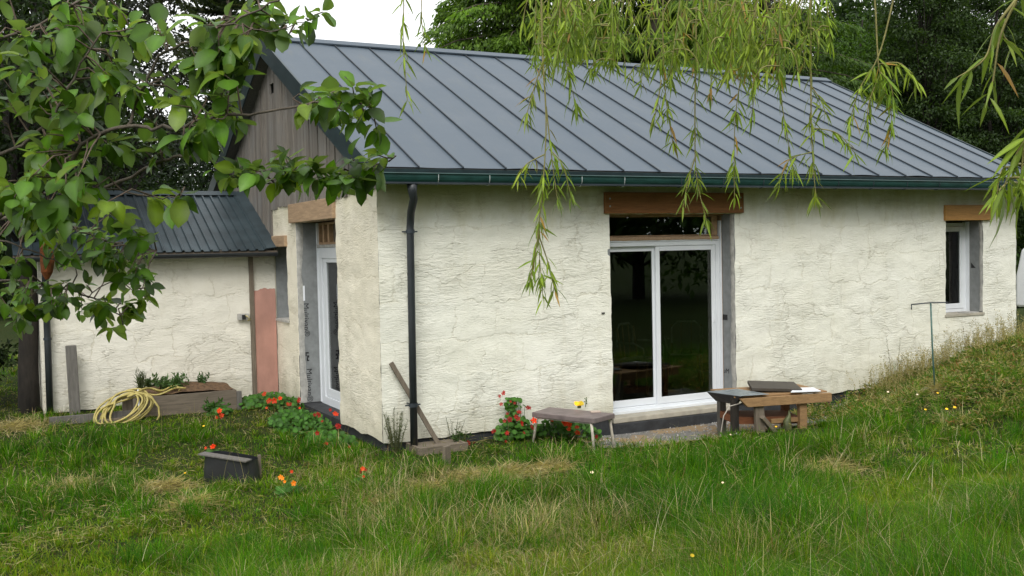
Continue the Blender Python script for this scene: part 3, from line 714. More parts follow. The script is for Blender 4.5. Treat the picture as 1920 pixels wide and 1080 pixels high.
# ------------------------------------------------------------------ garden objects
# stool
zt = .2
c4 = [un(u, v, 2, zt) for u, v in ((997, 773), (1114, 785), (1153, 775), (1031, 763))]
Lc, Fc_, Rc, Bc = c4; ctr = sum(c4)/4
gs = -.27
st = thing('small_table', 'small worn brown garden table with four pale tube legs by red flowers', 'table', (ctr[0], ctr[1], gs))
m = MB(); m.slab([Lc, Fc_, Rc, Bc], .055); tt = m.build('tabletop', MT['stooltop'], st, bevel=.008)
for p in c4:
    q = ctr+(p-ctr)*.84; q2 = ctr+(p-ctr)*.98
    MB().tube([(q[0], q[1], zt-.045), (q[0]*.7+q2[0]*.3, q[1]*.7+q2[1]*.3, zt-.08), (q2[0], q2[1], gz(q2[0], q2[1])-.01)], .0155, 8).build('leg', MT['paletube'], st, smooth=True)
m = MB()
for a, b in ((Lc, Fc_), (Fc_, Rc), (Rc, Bc), (Bc, Lc)):
    a2 = ctr+(a-ctr)*.86; b2 = ctr+(b-ctr)*.86; m.beam((*a2[:2], zt-.055), (*b2[:2], zt-.055), .012, .025)
m.build('under_frame', MT['tubemetal'], st)
p = un(1110, 772, 2, .205)
m = MB(); m.slab([(p[0]-.04, p[1]-.05, .214), (p[0]+.06, p[1]-.09, .214), (p[0]+.09, p[1]-.01, .214), (p[0]-.01, p[1]+.03, .214)], .012)
tag(m.build('tile', MT['card'], None, bevel=.002), 'small buff tile lying on the brown garden table', 'tile')

def flower_mesh(mb, c, n, r, petals=5, cup=.35):
    n = np.array(n, float); n /= np.linalg.norm(n); a = np.cross(n, (.3, .2, .9)); a /= np.linalg.norm(a); b = np.cross(n, a); c = np.array(c, float)
    for k in range(petals):
        t = 2*math.pi*k/petals; t0 = t-.55; t1 = t+.55
        d = lambda t, rr, h: c+(math.cos(t)*a+math.sin(t)*b)*rr+n*h
        mb.add([c-n*r*.15, d(t0, r*.65, r*cup*.6), d(t-.25, r, r*cup), d(t+.25, r*1.02, r*cup*.9), d(t1, r*.65, r*cup*.6)], [(0, 1, 2, 3, 4)])
def petalmat(name, c): return leafmat(name, None, .25, .6, base=c)
MT['red'] = petalmat('dark_red_petal', (.24, .014, .010)); MT['orange'] = petalmat('orange_red_petal', (.50, .050, .010))
MT['amber'] = petalmat('amber_petal', (.72, .25, .02)); MT['yellow'] = petalmat('yellow_petal', (.75, .55, .03)); MT['whitep'] = petalmat('white_petal', (.75, .75, .68))
MT['green'] = leafmat('herb_leaf', None, .3, .5, base=(.055, .115, .02)); MT['greyg'] = leafmat('grey_herb', None, .3, .6, base=(.075, .10, .055))
p = un(1086, 765, 2, .2)
yf = thing('yellow_flowers', 'yellow flowers standing on the small brown table', 'flowers', (p[0], p[1], .2))
m = MB(); m.tube([(p[0], p[1], .2), (p[0], p[1], .225)], .022, 8); m.build('pot', MT['bottle'], yf)
for dx, dy, dz in ((-.035, 0, .06), (.01, -.03, .065), (.02, .02, .05)):
    m = MB(); flower_mesh(m, (p[0]+dx, p[1]+dy, .2+dz-.01), (dx, -.6, .5), .032, 7, .2); m.build('flower', MT['yellow'], yf)
m = MB(); m.tube([(p[0]+.07, p[1]-.02, .205), (p[0]+.08, p[1]-.02, .27)], .004, 5)
for k in range(6): flower_mesh(m, (p[0]+.08+.01*math.sin(k*2), p[1]-.02, .24+.012*k), (math.cos(k*2.1), math.sin(k*2.1), .6), .018, 3, .4)
m.build('sprig', MT['green'], yf)

# work bench
zb = .235
def bp(u, v, z=zb): return un(u, v, 2, z)
A0 = bp(1388, 748, .27); A1 = bp(1557, 737, .27); ex = (A1-A0); ex[2] = 0; LX = np.linalg.norm(ex); ex /= LX; ey = np.array([-ex[1], ex[0], 0])
def Q(a, b, z): return A0*np.array([1, 1, 0])+ex*a+ey*b+np.array([0, 0, z])
bench = thing('work_bench', 'rough timber work bench on wooden post legs outside the sliding door', 'bench', tuple(Q(.5, .3, -.25)))
tb = .275
m = MB(); m.hexa([Q(.08, -.03, tb-.10), Q(LX, -.03, tb-.10), Q(LX, .03, tb-.10), Q(.08, .03, tb-.10), Q(-.02, -.03, tb), Q(LX, -.03, tb), Q(LX, .03, tb), Q(-.02, .03, tb)])
m.build('front_rail', MT['benchwood'], bench, bevel=.004)
m = MB(); m.beam(Q(.02, .60, tb-.05), Q(LX-.02, .60, tb-.05), .05, .10); m.build('rear_rail', MT['benchwood'], bench, bevel=.004)
for k, b in enumerate((.035, .20, .365, .53)):
    m = MB(); m.slab([Q(-.05+.02*(k % 2), b, tb+.018), Q(LX-.02, b, tb+.018), Q(LX-.02, b+.155, tb+.018), Q(-.05+.02*(k % 2), b+.155, tb+.018)], .017)
    m.build('top_board', MT['benchwood'], bench, bevel=.002)
def gzq(a, b): q = Q(a, b, 0); return gz(q[0], q[1])
m = MB(); m.tube([Q(-.02, .10, -.32), Q(-.02, .10, tb-.003)], [.052, .048], 12); m.build('leg', MT['darkbark'], bench, smooth=False, label='dark round post leg')
m = MB(); m.beam(Q(.26, .03, -.34), Q(.24, .03, tb-.005), .11, .05, ey); m.build('leg', MT['oldwood_y'], bench, bevel=.004)
m = MB(); m.beam(Q(.80, .05, -.30), Q(.80, .05, tb-.02), .09, .07, ey); m.build('leg', MT['benchwood'], bench, bevel=.004)
m = MB(); m.beam(Q(.88, .56, -.30), Q(.88, .56, tb-.02), .08, .08, ey); m.build('leg', MT['redwood'], bench, bevel=.004)
m = MB(); m.beam(Q(.05, .56, -.32), Q(.05, .56, tb-.02), .08, .08, ey); m.build('leg', MT['greywood'], bench, bevel=.004)
m = MB(); m.beam(Q(.25, -.01, .06), Q(.52, .06, -.22), .045, .09, ey); m.build('brace', MT['oldwood'], bench, bevel=.004)
m = MB(); m.slab([Q(.0, .12, .045), Q(.83, .12, .0), Q(.83, .50, .02), Q(.0, .50, .065)], .08); m.build('lower_shelf', MT['redwood'], bench, bevel=.004)
m = MB(); m.beam(Q(.42, .08, -.02), Q(.80, .08, -.02), .03, .05); m.build('lower_rail', MT['benchwood'], bench, bevel=.003)
# things lying on the bench
m = MB(); z1 = tb+.045; m.slab([Q(.25, .20, z1+.035), Q(.80, .04, z1+.01), Q(1.0, .56, z1+.02), Q(.42, .62, z1+.06)], .035)
tag(m.build('dark_board', MT['darkboard'], None, bevel=.003), 'large dark brown board lying across the middle of the work bench', 'board')
m = MB(); m.slab([Q(.62, -.02, z1-.002), Q(.99, -.04, z1-.008), Q(1.05, .22, z1-.006), Q(.82, .24, z1+.0)], .012)
tag(m.build('white_sheet', MT['white'], None, bevel=.002), 'bright white sheet of board on the right end of the work bench', 'board')
tray = thing('metal_tray', 'shallow grey metal tray overhanging the left end of the work bench', 'tray', tuple(Q(-.1, .2, tb+.02)))
z2 = tb+.035
m = MB(); m.slab([Q(-.20, .42, z2), Q(-.02, -.03, z2), Q(.34, -.03, z2), Q(.2, .46, z2+.006)], .006); m.build('tray_top', MT['greymetal'], tray, bevel=.002)
m = MB(); m.add([Q(-.20, .42, z2-.007), Q(-.02, -.03, z2-.007), Q(.02, -.03, z2-.007), Q(.02, .42, z2-.007), Q(-.11, .38, z2-.11), Q(-.03, .06, z2-.11), Q(.0, .06, z2-.11), Q(.0, .38, z2-.11)], [(0,3,2,1),(4,5,6,7),(0,1,5,4),(1,2,6,5),(2,3,7,6),(3,0,4,7)])
m.build('tray_belly', MT['blackplastic'], tray)
for k in range(4): a_ = .0+.085*k; MB().beam(Q(a_-.10, .40, z2+.009), Q(a_+.02, -.02, z2+.009), .008, .004).build('tray_rib', MT['strap'], tray)
m = MB(); m.tube([Q(.60, .02, -.20), Q(.60, .02, -.12), Q(.59, .02, -.02), Q(.62, .02, .05), Q(.615, .02, .10)], [.035, .05, .045, .018, .004], 10)
tag(m.build('hanging_gourd', MT['bottle'], None, smooth=True), 'mossy dark green pointed lump hanging under the bench front rail', 'gourd')
m = MB(); m.tube([Q(.0, -.0, .22), Q(-.14, -.02, .20), Q(-.22, -.03, .10), Q(-.26, -.03, -.10), Q(-.29, -.04, -.30)], .006, 6)
tag(m.build('loose_cable', MT['tubemetal'], None, smooth=True), 'thin pale cable hanging in an arc from the bench left end', 'cable')

# T rod
rp = un(1745, 568, 1, -1.5); hb = gz(rp[0]+.05, -1.5)-.1
tr = thing('metal_rod', 'thin green metal rod with a hooked cross bar stuck in the weedy mound', 'rod', (rp[0], -1.5, hb))
m = MB(); m.tube([(rp[0], -1.5, rp[2]), (rp[0]+.03, -1.5, .6), (rp[0]+.075, -1.5, hb)], .0105, 8); m.build('upright', MT['rod'], tr, smooth=True)
l_ = un(1709, 571, 1, -1.5); r_ = un(1777, 567, 1, -1.5)
m = MB(); m.tube([(l_[0]+.0, -1.5, l_[2]-.06), (l_[0], -1.5, l_[2]), (rp[0], -1.5, rp[2]+.003), (r_[0], -1.5, r_[2])], .008, 6); m.build('cross_bar', MT['seam'], tr)

# downpipe foot box, leaning stick and stake
m = MB(); m.box((.245, -.42, -.13), (.80, -.385, -.045)); wb = thing('timber_frame', 'low timber frame on the ground under the dark downpipe', 'frame', (.5, -.25, -.14)); m.build('front_board', MT['oldwood'], wb, bevel=.004)
MB().box((.245, -.383, -.13), (.28, -.03, -.05)).build('side_board', MT['oldwood'], wb, bevel=.003)
MB().box((.77, -.383, -.13), (.80, -.03, -.05)).build('side_board', MT['oldwood'], wb, bevel=.003)
MB().box((.285, -.375, -.085), (.765, -.05, -.06)).build('top_board', MT['oldwood'], wb, bevel=.003)
a = un(733, 680, 1, -.035); b = un(836, 856, 1, -.215)
m = MB(); m.beam(a, b, .05, .024, (0, -1, 0)); tag(m.build('leaning_plank', MT['oldwood_y'], None, bevel=.003), 'narrow brown plank leaning on the wall behind the downpipe', 'plank')
s0 = un(838, 880, 2, -.18); m = MB(); m.beam((s0[0], s0[1], -.3), (s0[0]-.0, s0[1]+.0, .055), .085, .045, (.5, -.9, 0)); tag(m.build('wooden_stake', MT['oldwood_y'], None, bevel=.004), 'short square wooden stake in dry grass right of the downpipe', 'stake')

# black box in the lawn
b0 = un(372, 900, 2, -.1); b1 = un(465, 905, 2, -.1); g0 = gz(-1.8, -.6)
d = b1-b0; d[2] = 0; w_ = np.linalg.norm(d); d /= w_; e = np.array([-d[1], d[0], 0]); o0 = np.array([b0[0], b0[1], 0])
def BQ(a, b, z): return o0+d*a+e*b+np.array([0, 0, z])
bb = thing('black_tub', 'black plastic tub sunk in the lawn with a grey board on top', 'tub', tuple(BQ(.2, .15, g0)))
m = MB(); n_ = 14; vs = []; rows = [(1.08, -.16), (1.05, -.02), (1.0, .11), (1.0, .13)]
for s_, z in rows:
    for k in range(n_*2):
        t = 2*math.pi*k/(n_*2); cx = abs(math.cos(t))**.55*math.copysign(1, math.cos(t)); cy = abs(math.sin(t))**.55*math.copysign(1, math.sin(t))
        vs.append(BQ(w_/2+cx*w_/2*.92*s_, .15+cy*.14*s_, z-(.04 if z > .1 else 0)*(.5+cx*.5)*1.3))
fs = [(r*28+k, r*28+(k+1) % 28, (r+1)*28+(k+1) % 28, (r+1)*28+k) for r in range(3) for k in range(28)]
m.add(vs, fs); m.build('tub_body', MT['blackplastic'], bb, smooth=True)
m = MB(); m.slab([BQ(.01, -.01, .150), BQ(w_-.01, -.01, .100), BQ(w_-.01, .10, .100), BQ(.01, .10, .150)], .014); m.build('cover_board', MT['greywood'], bb, bevel=.002)
s1 = un(487, 890, 2, -.1); m = MB(); m.beam((s1[0], s1[1], -.25), (s1[0], s1[1], .09), .03, .03, (1, 0, 0)); tag(m.build('wooden_peg', MT['oldwood_y'], None), 'small brown wooden peg in the grass right of the black tub', 'peg')

# raised bed
rbx0, rbx1, rby0, rby1 = -2.02, -.80, 3.30, 4.12
bed = thing('raised_bed', 'grey timber raised bed of brown soil against the annex wall', 'planter', (-1.4, 3.7, -.02))
for (a, b) in (((rbx0, rby0, -.06), (rbx1, rby0+.035, .225)), ((rbx1-.035, rby0+.037, -.06), (rbx1, rby1, .225)), ((rbx0, rby0+.037, -.06), (rbx0+.035, rby1, .225)), ((rbx0+.037, rby1-.035, -.06), (rbx1-.037, rby1, .225))):
    MB().box(a, b).build('side_board', MT['oldwood'], bed, bevel=.004)
MB().box((rbx1-.002, rby0-.03, -.06), (rbx1+.06, rby0+.04, .205)).build('corner_post', MT['greywood'], bed, bevel=.004)
xs_ = np.linspace(rbx0+.036, rbx1-.036, 26); ys_ = np.linspace(rby0+.036, rby1-.036, 16); X, Y = np.meshgrid(xs_, ys_)
Z = .20+.10*np.exp(-((X+1.4)/.55)**2-((Y-3.75)/.35)**2)+.05*fnoise(X, Y, 9, 4)
i, j = np.meshgrid(np.arange(25), np.arange(15)); a = (j*26+i).ravel()
npmesh('soil', np.stack([X, Y, Z], -1).reshape(-1, 3), np.stack([a, a+1, a+27, a+26], 1), MT['soil'], bed, smooth=True)
low = thing('low_bed_edging', 'low grey plank edging left of the raised bed under the hose', 'edging', (-2.6, 3.4, 0))
MB().box((-3.05, 3.30, -.10), (-2.06, 3.335, .075)).build('plank', MT['greywood'], low, bevel=.004)
MB().box((-2.55, 3.12, -.12), (-2.04, 3.15, .02)).build('plank', MT['oldwood'], low, bevel=.004)
MB().box((-2.20, 3.345, -.1), (-2.08, 3.42, .27)).build('corner_post', MT['oldwood_y'], low, bevel=.004)
m = MB(); m.beam((-2.70, 4.05, -.08), (-2.72, 4.08, .87), .13, .06, (0, -1, 0)); tag(m.build('grey_post', MT['greywood'], None, bevel=.01), 'short weathered grey post standing against the annex wall', 'post')
m = MB(); m.tube([(-2.02, 3.22, -.05), (-2.03, 3.22, .34)], .011, 7); tag(m.build('white_stick', MT['white'], None), 'thin white stick upright in front of the coiled hose', 'stick')
# hose
hp = []
Rh = random.Random(5)
cx, cz = -2.22, .10
for lp in range(8):
    rx = Rh.uniform(.20, .33); rzz = Rh.uniform(.15, .24); ox = Rh.uniform(-.05, .06); oz = Rh.uniform(-.02, .04); yy = 3.22-.022*lp
    for k in range(26):
        t = 2*math.pi*k/26+2.1
        z = cz+oz+rzz*.82*math.sin(t)+.105*math.cos(t)
        hp.append((cx+ox+rx*math.cos(t), yy+.06*math.sin(t)+(.06 if math.sin(t) > .4 else 0), max(z, -.06)))
for k in range(18): t = k/17; hp.append((-2.1+.62*t, 3.16+.25*sst(np.array(t*2)), .28+.06*math.sin(t*6)))
for k in range(14): t = k/13; hp.append((-1.48-.55*t, 3.42+.05*math.sin(t*9), .30+.03*math.sin(t*11)))
for k in range(14): t = k/13; hp.append((-2.03+.6*t, 3.36+.02*math.sin(t*9), .27+.04*math.sin(t*7+2)))
def smooth_pts(pts, n=3):
    P = np.array(pts, float)
    for _ in range(n): P[1:-1] = (P[:-2]+2*P[1:-1]+P[2:])/4
    return P
hb_ = thing('garden_hose', 'yellow garden hose coiled in loops over the bed corner', 'hose', (-2.2, 3.2, 0))
MB().tube(smooth_pts(hp, 2), .0125, 7).build('hose_coil', MT['hose'], hb_, smooth=True)
hq = [(-1.98, 3.12, .30), (-1.88, 3.06, .26), (-1.80, 3.03, .12), (-1.80, 3.02, -.0), (-1.86, 3.0, -.05)]
MB().tube(smooth_pts(hq, 1), .0125, 7).build('hose_end', MT['hose'], hb_, smooth=True)

# rusty hanging feeder in the fruit tree
fp = P3(87, 490, 3.3); m = MB()
m.tube([fp+np.array([0, 0, .060]), fp+np.array([0, 0, .045]), fp+np.array([.003, 0, .0]), fp+np.array([0, 0, -.035]), fp+np.array([0, 0, -.058])], [.009, .019, .022, .018, .006], 10)
fd = thing('hanging_feeder', 'rusty orange dried lump hanging in the fruit tree', 'feeder', tuple(fp)); m.build('body', MT['rust'], fd)
MB().tube([fp+np.array([0, 0, .058]), fp+np.array([.004, 0, .15])], .0018, 5).build('string', MT['twig'], fd)

# chairs inside
def chair(pos, ang, label):
    t = thing('chair', label, 'chair', pos, 'chairs behind the sliding door')
    c, s = math.cos(ang), math.sin(ang)
    def T(x, y, z): return (pos[0]+c*x-s*y, pos[1]+s*x+c*y, pos[2]+z)
    for x, y in ((-.2, -.2), (.2, -.2)): MB().tube([T(x*1.15, y*1.1, 0), T(x, y, .45)], .016, 8).build('leg', MT['benchwood'], t)
    for x in (-.2, .2): MB().tube([T(x*1.1, .24, 0), T(x, .2, .45), T(x, .27, .88)], .016, 8).build('leg', MT['benchwood'], t)
    MB().slab([T(-.22, -.22, .47), T(.22, -.22, .47), T(.22, .22, .47), T(-.22, .22, .47)], .03).build('seat', MT['card'], t, bevel=.01)
    MB().tube([T(-.2, .27, .62), T(-.2, .27, .84), T(-.12, .28, .92), T(.12, .28, .92), T(.2, .27, .84), T(.2, .27, .62)], .014, 8).build('back_hoop', MT['tubemetal'], t)
    for sx in (-1, 1): MB().tube([T(.24*sx, .22, .68), T(.27*sx, -.05, .68), T(.25*sx, -.18, .62), T(.22*sx, -.19, .46)], .014, 8).build('armrest', MT['tubemetal'], t)
    for xx in (-.07, .07): MB().tube([T(xx, .23, .47), T(xx, .27, .91)], .009, 6).build('back_slat', MT['benchwood'], t)
    return t
q = un(1205, 735, 2, .015); chair((q[0], q[1], .015), .4, 'pale armchair seen through the left pane of the sliding door')
q = un(1290, 725, 2, .015); chair((q[0]+.1, q[1]+.2, .015), 2.6, 'pale armchair seen through the right pane of the sliding door')

# van beyond the house corner: its long side faces the house
vz = .30
van = thing('van', 'white van parked beyond the right corner of the house', 'van', (15, .4, vz))
sec = [(0, .35), (0, .95), (.05, 1.15), (.12, 1.46), (.25, 1.56), (3.2, 1.60), (3.75, 1.45), (4.2, 1.0), (4.75, .88), (4.85, .4)]
vx0, vx1, vy = 14.0, 15.8, 2.86
m = MB(); vs = [(vx0, vy-a, vz+z) for a, z in sec]+[(vx1, vy-a, vz+z) for a, z in sec]; n = len(sec)
m.add(vs, [tuple(range(n)), tuple(range(2*n-1, n-1, -1))]+[((i+1) % n, i, n+i, n+(i+1) % n) for i in range(n)]); m.build('body', MT['vanpaint'], van, bevel=.05)
for wy in (.52, 3.9):
    for xx in (vx0-.02, vx1-.16):
        w = MB().tube([(xx, vy-wy, vz+.30), (xx+.18, vy-wy, vz+.30)], .32, 22).build('wheel', MT['tyre'], van)
        MB().tube([(xx-.012, vy-wy, vz+.30), (xx+.005, vy-wy, vz+.30)], .19, 16).build('hub_cap', MT['hub'], w)
MB().box((vx0-.006, vy-3.7, vz+1.0), (vx0+.004, vy-2.6, vz+1.42)).build('side_window', MT['glass'], van)
MB().box((vx0-.006, vy-2.4, vz+.78), (vx0+.002, vy-.2, vz+.80)).build('side_rubbing_strip', MT['seam'], van)
MB().box((vx0+.05, vy, vz+.32), (vx1-.05, vy+.04, vz+.50)).build('bumper', MT['seam'], van, bevel=.01)

# ------------------------------------------------------------------ vegetation tools
def unit(v): return v/np.maximum(np.linalg.norm(v, axis=-1, keepdims=True), 1e-9)
def leafcloud(name, P, D, N, L, Wd, cols, mat, parent=None, fold=.25, **kw):
    """diamond leaves: base P, direction D, normal N, length L, width Wd; 4 verts, 2 tris folded on the midrib"""
    n = len(P); D = unit(D); Sd = unit(np.cross(D, N)); Nn = unit(np.cross(Sd, D))
    L = np.broadcast_to(L, (n,))[:, None]; Wd = np.broadcast_to(Wd, (n,))[:, None]
    V = np.stack([P, P+D*L*.45+Sd*Wd/2+Nn*Wd*fold, P+D*L-Nn*L*.08, P+D*L*.45-Sd*Wd/2+Nn*Wd*fold], 1).reshape(-1, 3)
    b = (np.arange(n)*4)[:, None]; Fq = np.concatenate([b+np.array([[0, 1, 2]]), b+np.array([[0, 2, 3]])], 0)
    return npmesh(name, V, Fq, mat, parent, cols=np.repeat(cols, 4, 0), **kw)
def colvar(n, lo, hi, rng, dark=.25):
    t = rng.random((n, 1)); c = np.array(lo)*(1-t)+np.array(hi)*t
    return c*rng.uniform(1-dark, 1+dark, (n, 1))

def bgtree(name, label, x, y, h, rx, zc0, lo, hi, n, leaf, seed, shape='round', clumps=70, trunk_r=.18, group=None, z0=None, cat='tree', nolimb=False):
    rng = np.random.default_rng(seed); z0 = gz(x, y) if z0 is None else z0
    t = thing(name, label, cat, (x, y, z0), group)
    # trunk and limbs
    m = MB(); pts = [(x+.25*math.sin(k*.9+seed)*k/8*min(1, rx/2), y+.2*math.cos(k*1.3+seed)*k/8, z0-.2+(h*.96)*k/8) for k in range(9)]
    m.tube(pts, [trunk_r*(1.15-k/8*1.0) for k in range(9)], 9); m.build('trunk', MT['darkbark'], t, smooth=True)
    zc = (zc0+h)/2; rzv = (h-zc0)/2
    C_ = []
    while len(C_) < clumps:
        p = rng.normal(size=3); p /= np.linalg.norm(p); p *= rng.uniform(.35, 1)**.6
        if shape == 'cone':
            k = (p[2]+1)/2; s = (1-k)**.75*1.25+.06; q = np.array([p[0]*s, p[1]*s, p[2]])
        else: q = p
        C_.append((x+q[0]*rx, y+q[1]*rx, z0+zc+q[2]*rzv))
    C_ = np.array(C_)
    if not nolimb:
        m = MB()
        for c in C_[::3]:
            k = min(.9, max(.12, (c[2]-z0)/h*.75)); b = np.array(pts[int(k*8)]); mid = (b+c)/2+np.array([0, 0, -.1*rx*.3]); m.tube([b, mid, c], [trunk_r*.28, trunk_r*.16, .012], 5)
        tag(m.build('limbs', MT['darkbark'], t, smooth=True), kind='stuff')
    sz = rng.uniform(.55, 1.25, clumps)*rx*(.36 if shape != 'cone' else .26)
    idx = rng.integers(0, clumps, n); g = rng.normal(size=(n, 3)); g = unit(g)*rng.random((n, 1))**.45
    flat = np.array([1, 1, .55]) if shape != 'cone' else np.array([1.25, 1.25, .32])
    P = C_[idx]+g*flat*sz[idx][:, None]
    if shape == 'cone': P[:, 2] -= .35*sz[idx]*(g[:, 0]**2+g[:, 1]**2)
    D = unit(g+rng.normal(size=(n, 3))*.7+np.array([0, 0, -.25])); N = unit(rng.normal(size=(n, 3))*.6+np.array([0, 0, 1]))
    tone = rng.uniform(.7, 1.3, (clumps, 1))
    cols = colvar(n, lo, hi, rng, .3)*tone[idx]
    leafcloud('crown', P, D, N, leaf*rng.uniform(.7, 1.4, n), leaf*rng.uniform(.4, .7, n), cols, MT['leaf'], t)
    return t

# ------------------------------------------------------------------ trees behind the house
DG, DG2 = (.012, .026, .008), (.034, .062, .016)
def at(u, y): return ux(u, y, 400)
bgtree('dark_tree', 'dark purplish green tree rising behind the left end of the annex', at(165, 8.6), 8.6, 9.5, 1.75, 2.2, (.014, .018, .014), (.035, .042, .022), 26000, .10, 11, clumps=150, trunk_r=.2)
bgtree('dark_trunk_tree', 'dark tree whose thick trunk stands at the annex left corner', ux(52, 4.6, 700), 4.6, 6.2, 1.5, 2.5, DG, DG2, 14000, .09, 12, clumps=80, trunk_r=.125)
bgtree('dark_hedge_shrub', 'dark green shrub at the far left beyond the annex', -4.45, 5.6, 3.2, 1.0, -.5, DG, (.045, .08, .018), 24000, .085, 13, clumps=90, trunk_r=.06, cat='shrub')
bgtree('dark_conifer', 'dark conifer between the annex roof and the house gable', at(425, 17), 17, 6.9, 2.6, .3, (.010, .020, .010), (.026, .046, .018), 34000, .13, 14, shape='round', clumps=150)
bgtree('mixed_tree', 'mid green tree behind the annex ridge with sky showing through', at(250, 20), 20, 5.3, 3.2, .3, (.03, .065, .012), (.075, .13, .022), 24000, .13, 15, clumps=90)
# bright boughed conifers over the ridge
def bough_conifer(label, x, y, h, rr, z1, lo, hi, nb, seed, per=520, group=None, name='conifer', ztop=None, shoulder=.8):
    """only boughs below ztop are given needles: the rest of the tree stands far above the picture"""
    rng = np.random.default_rng(seed); z0 = gz(x, y); t = thing(name, label, 'tree', (x, y, z0), group)
    MB().tube([(x, y, z0-.2), (x+.1, y, z0+h*.5), (x, y, z0+h)], [.36, .24, .03], 10).build('trunk', MT['bark'], t, smooth=True)
    Ps, Ds, Ns, Cs = [], [], [], []; m = MB()
    for b in range(nb):
        k = ((b+rng.random())/nb)**1.15; z = z0+z1+(h-z1)*k; R_ = rr*min(1, (1-k)*1.9)**shoulder*rng.uniform(.6, 1.2)+.3; az = rng.uniform(0, 2*math.pi)
        dv = np.array([math.cos(az), math.sin(az), 0]); sd = np.array([-dv[1], dv[0], 0]); cu = rng.uniform(.05, .2); cd = rng.uniform(.25, .4)
        def pth(s): s = np.asarray(s)[..., None]; return np.array([x, y, z])+dv*R_*s+np.array([0, 0, 1])*(R_*(cu*s-cd*s*s))
        m.tube([pth(0.), pth(.35), pth(.7), pth(1.)], [.05, .035, .02, .006], 5)
        n = int(per*(.4+1.1*R_/rr)); s = rng.random(n)**.55; lat = (rng.random(n)*2-1)*(.36*R_*(1.08-s)**.5*np.minimum(1, s*3))
        # side sprays: needles gather on short twigs that droop
        tw = np.round(lat*5)/5; droop = np.abs(lat)*.28+rng.random(n)**2*.30
        P = pth(s)+sd*(tw*.6+lat*.4)[:, None]+rng.normal(size=(n, 3))*np.array([.05, .05, .04])-np.array([0, 0, 1])*droop[:, None]
        Ps.append(P); Ds.append(dv[None]*.6+sd[None]*np.sign(lat)[:, None]*.5+np.array([0, 0, -.75])+rng.normal(size=(n, 3))*.3)
        Ns.append(np.array([0, 0, 1.])+rng.normal(size=(n, 3))*.4)
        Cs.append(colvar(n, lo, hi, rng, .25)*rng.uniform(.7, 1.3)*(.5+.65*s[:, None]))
    tag(m.build('boughs', MT['bark'], t), kind='stuff')
    P = np.concatenate(Ps); n = len(P)
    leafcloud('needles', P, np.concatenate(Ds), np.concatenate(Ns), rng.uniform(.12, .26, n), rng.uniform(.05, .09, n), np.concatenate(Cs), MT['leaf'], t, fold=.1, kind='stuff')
    return t
BG1, BG2 = (.05, .105, .012), (.13, .23, .02)
bough_conifer('bright green conifer with drooping boughs just right of the open sky', at(985, 19), 19, 14.5, 3.4, 1.8, BG1, BG2, 150, 21)
bough_conifer('bright boughed conifer behind the middle of the ridge', at(1230, 18), 18, 15, 3.2, 1.8, BG1, (.10, .185, .018), 130, 22)
bough_conifer('dark boughed conifer behind the right part of the ridge', at(1440, 20), 20, 16, 3.6, 1.8, (.03, .07, .012), (.085, .155, .018), 120, 23)
bgtree('leafy_tree', 'bright leafy tree above the right slope of the roof', at(1660, 14.5), 14.5, 4.7, 1.35, .8, (.045, .11, .010), (.10, .21, .016), 22000, .095, 24, clumps=90)
bgtree('leafy_tree', 'tall mid green leafy tree behind the right end of the ridge', at(1610, 22), 22, 12, 2.9, 1.5, (.03, .07, .012), (.07, .14, .018), 40000, .14, 25, clumps=140)
k = 30
for u, y, h, rx, lab in ((1735, 19, 15, 1.9, 'tall slim dark birch with fine hanging foliage nearest the leafy tree'), (1790, 23, 15, 1.7, 'tall dark birch second from the left in the right hand row'), (1862, 18, 14, 1.7, 'tall dark birch with bare trunk showing near the sky gap'),
                         (1945, 21, 15, 2.4, 'dark tree at the right edge above the van'), (2040, 17, 12, 2.2, 'dark tree beyond the right edge of the roof')):
    bgtree('birch_tree', lab, at(u, y), y, h, rx, .5, (.020, .042, .012), (.055, .098, .022), 36000, .14, k, clumps=170, trunk_r=.13, group='dark trees beyond the house'); k += 1
FT = ['far dark tree low behind the first bright conifer', 'far dark tree behind the gap between the two bright conifers', 'far dark tree behind the middle of the roof ridge', 'far dark tree behind the right end of the ridge', 'far dark tree left of the pale sky gap', 'far dark tree right of the pale sky gap', 'far dark tree behind the right edge', 'far dark tree behind the left edge foliage']
for (u, y, h, rx), lab in zip(((880, 34, 8.6, 3.4), (1080, 33, 14, 4.5), (1330, 34, 16, 5), (1560, 33, 16, 4.5), (1735, 31, 15.5, 3.6), (1870, 32, 15.5, 3.0), (1990, 30, 15, 4.2), (40, 30, 9, 4)), FT):
    bgtree('woodland_tree', lab, at(u, y), y, h, rx, .2, (.016, .038, .010), (.045, .088, .018), 30000, .34, k, clumps=150, group='far woodland trees'); k += 1

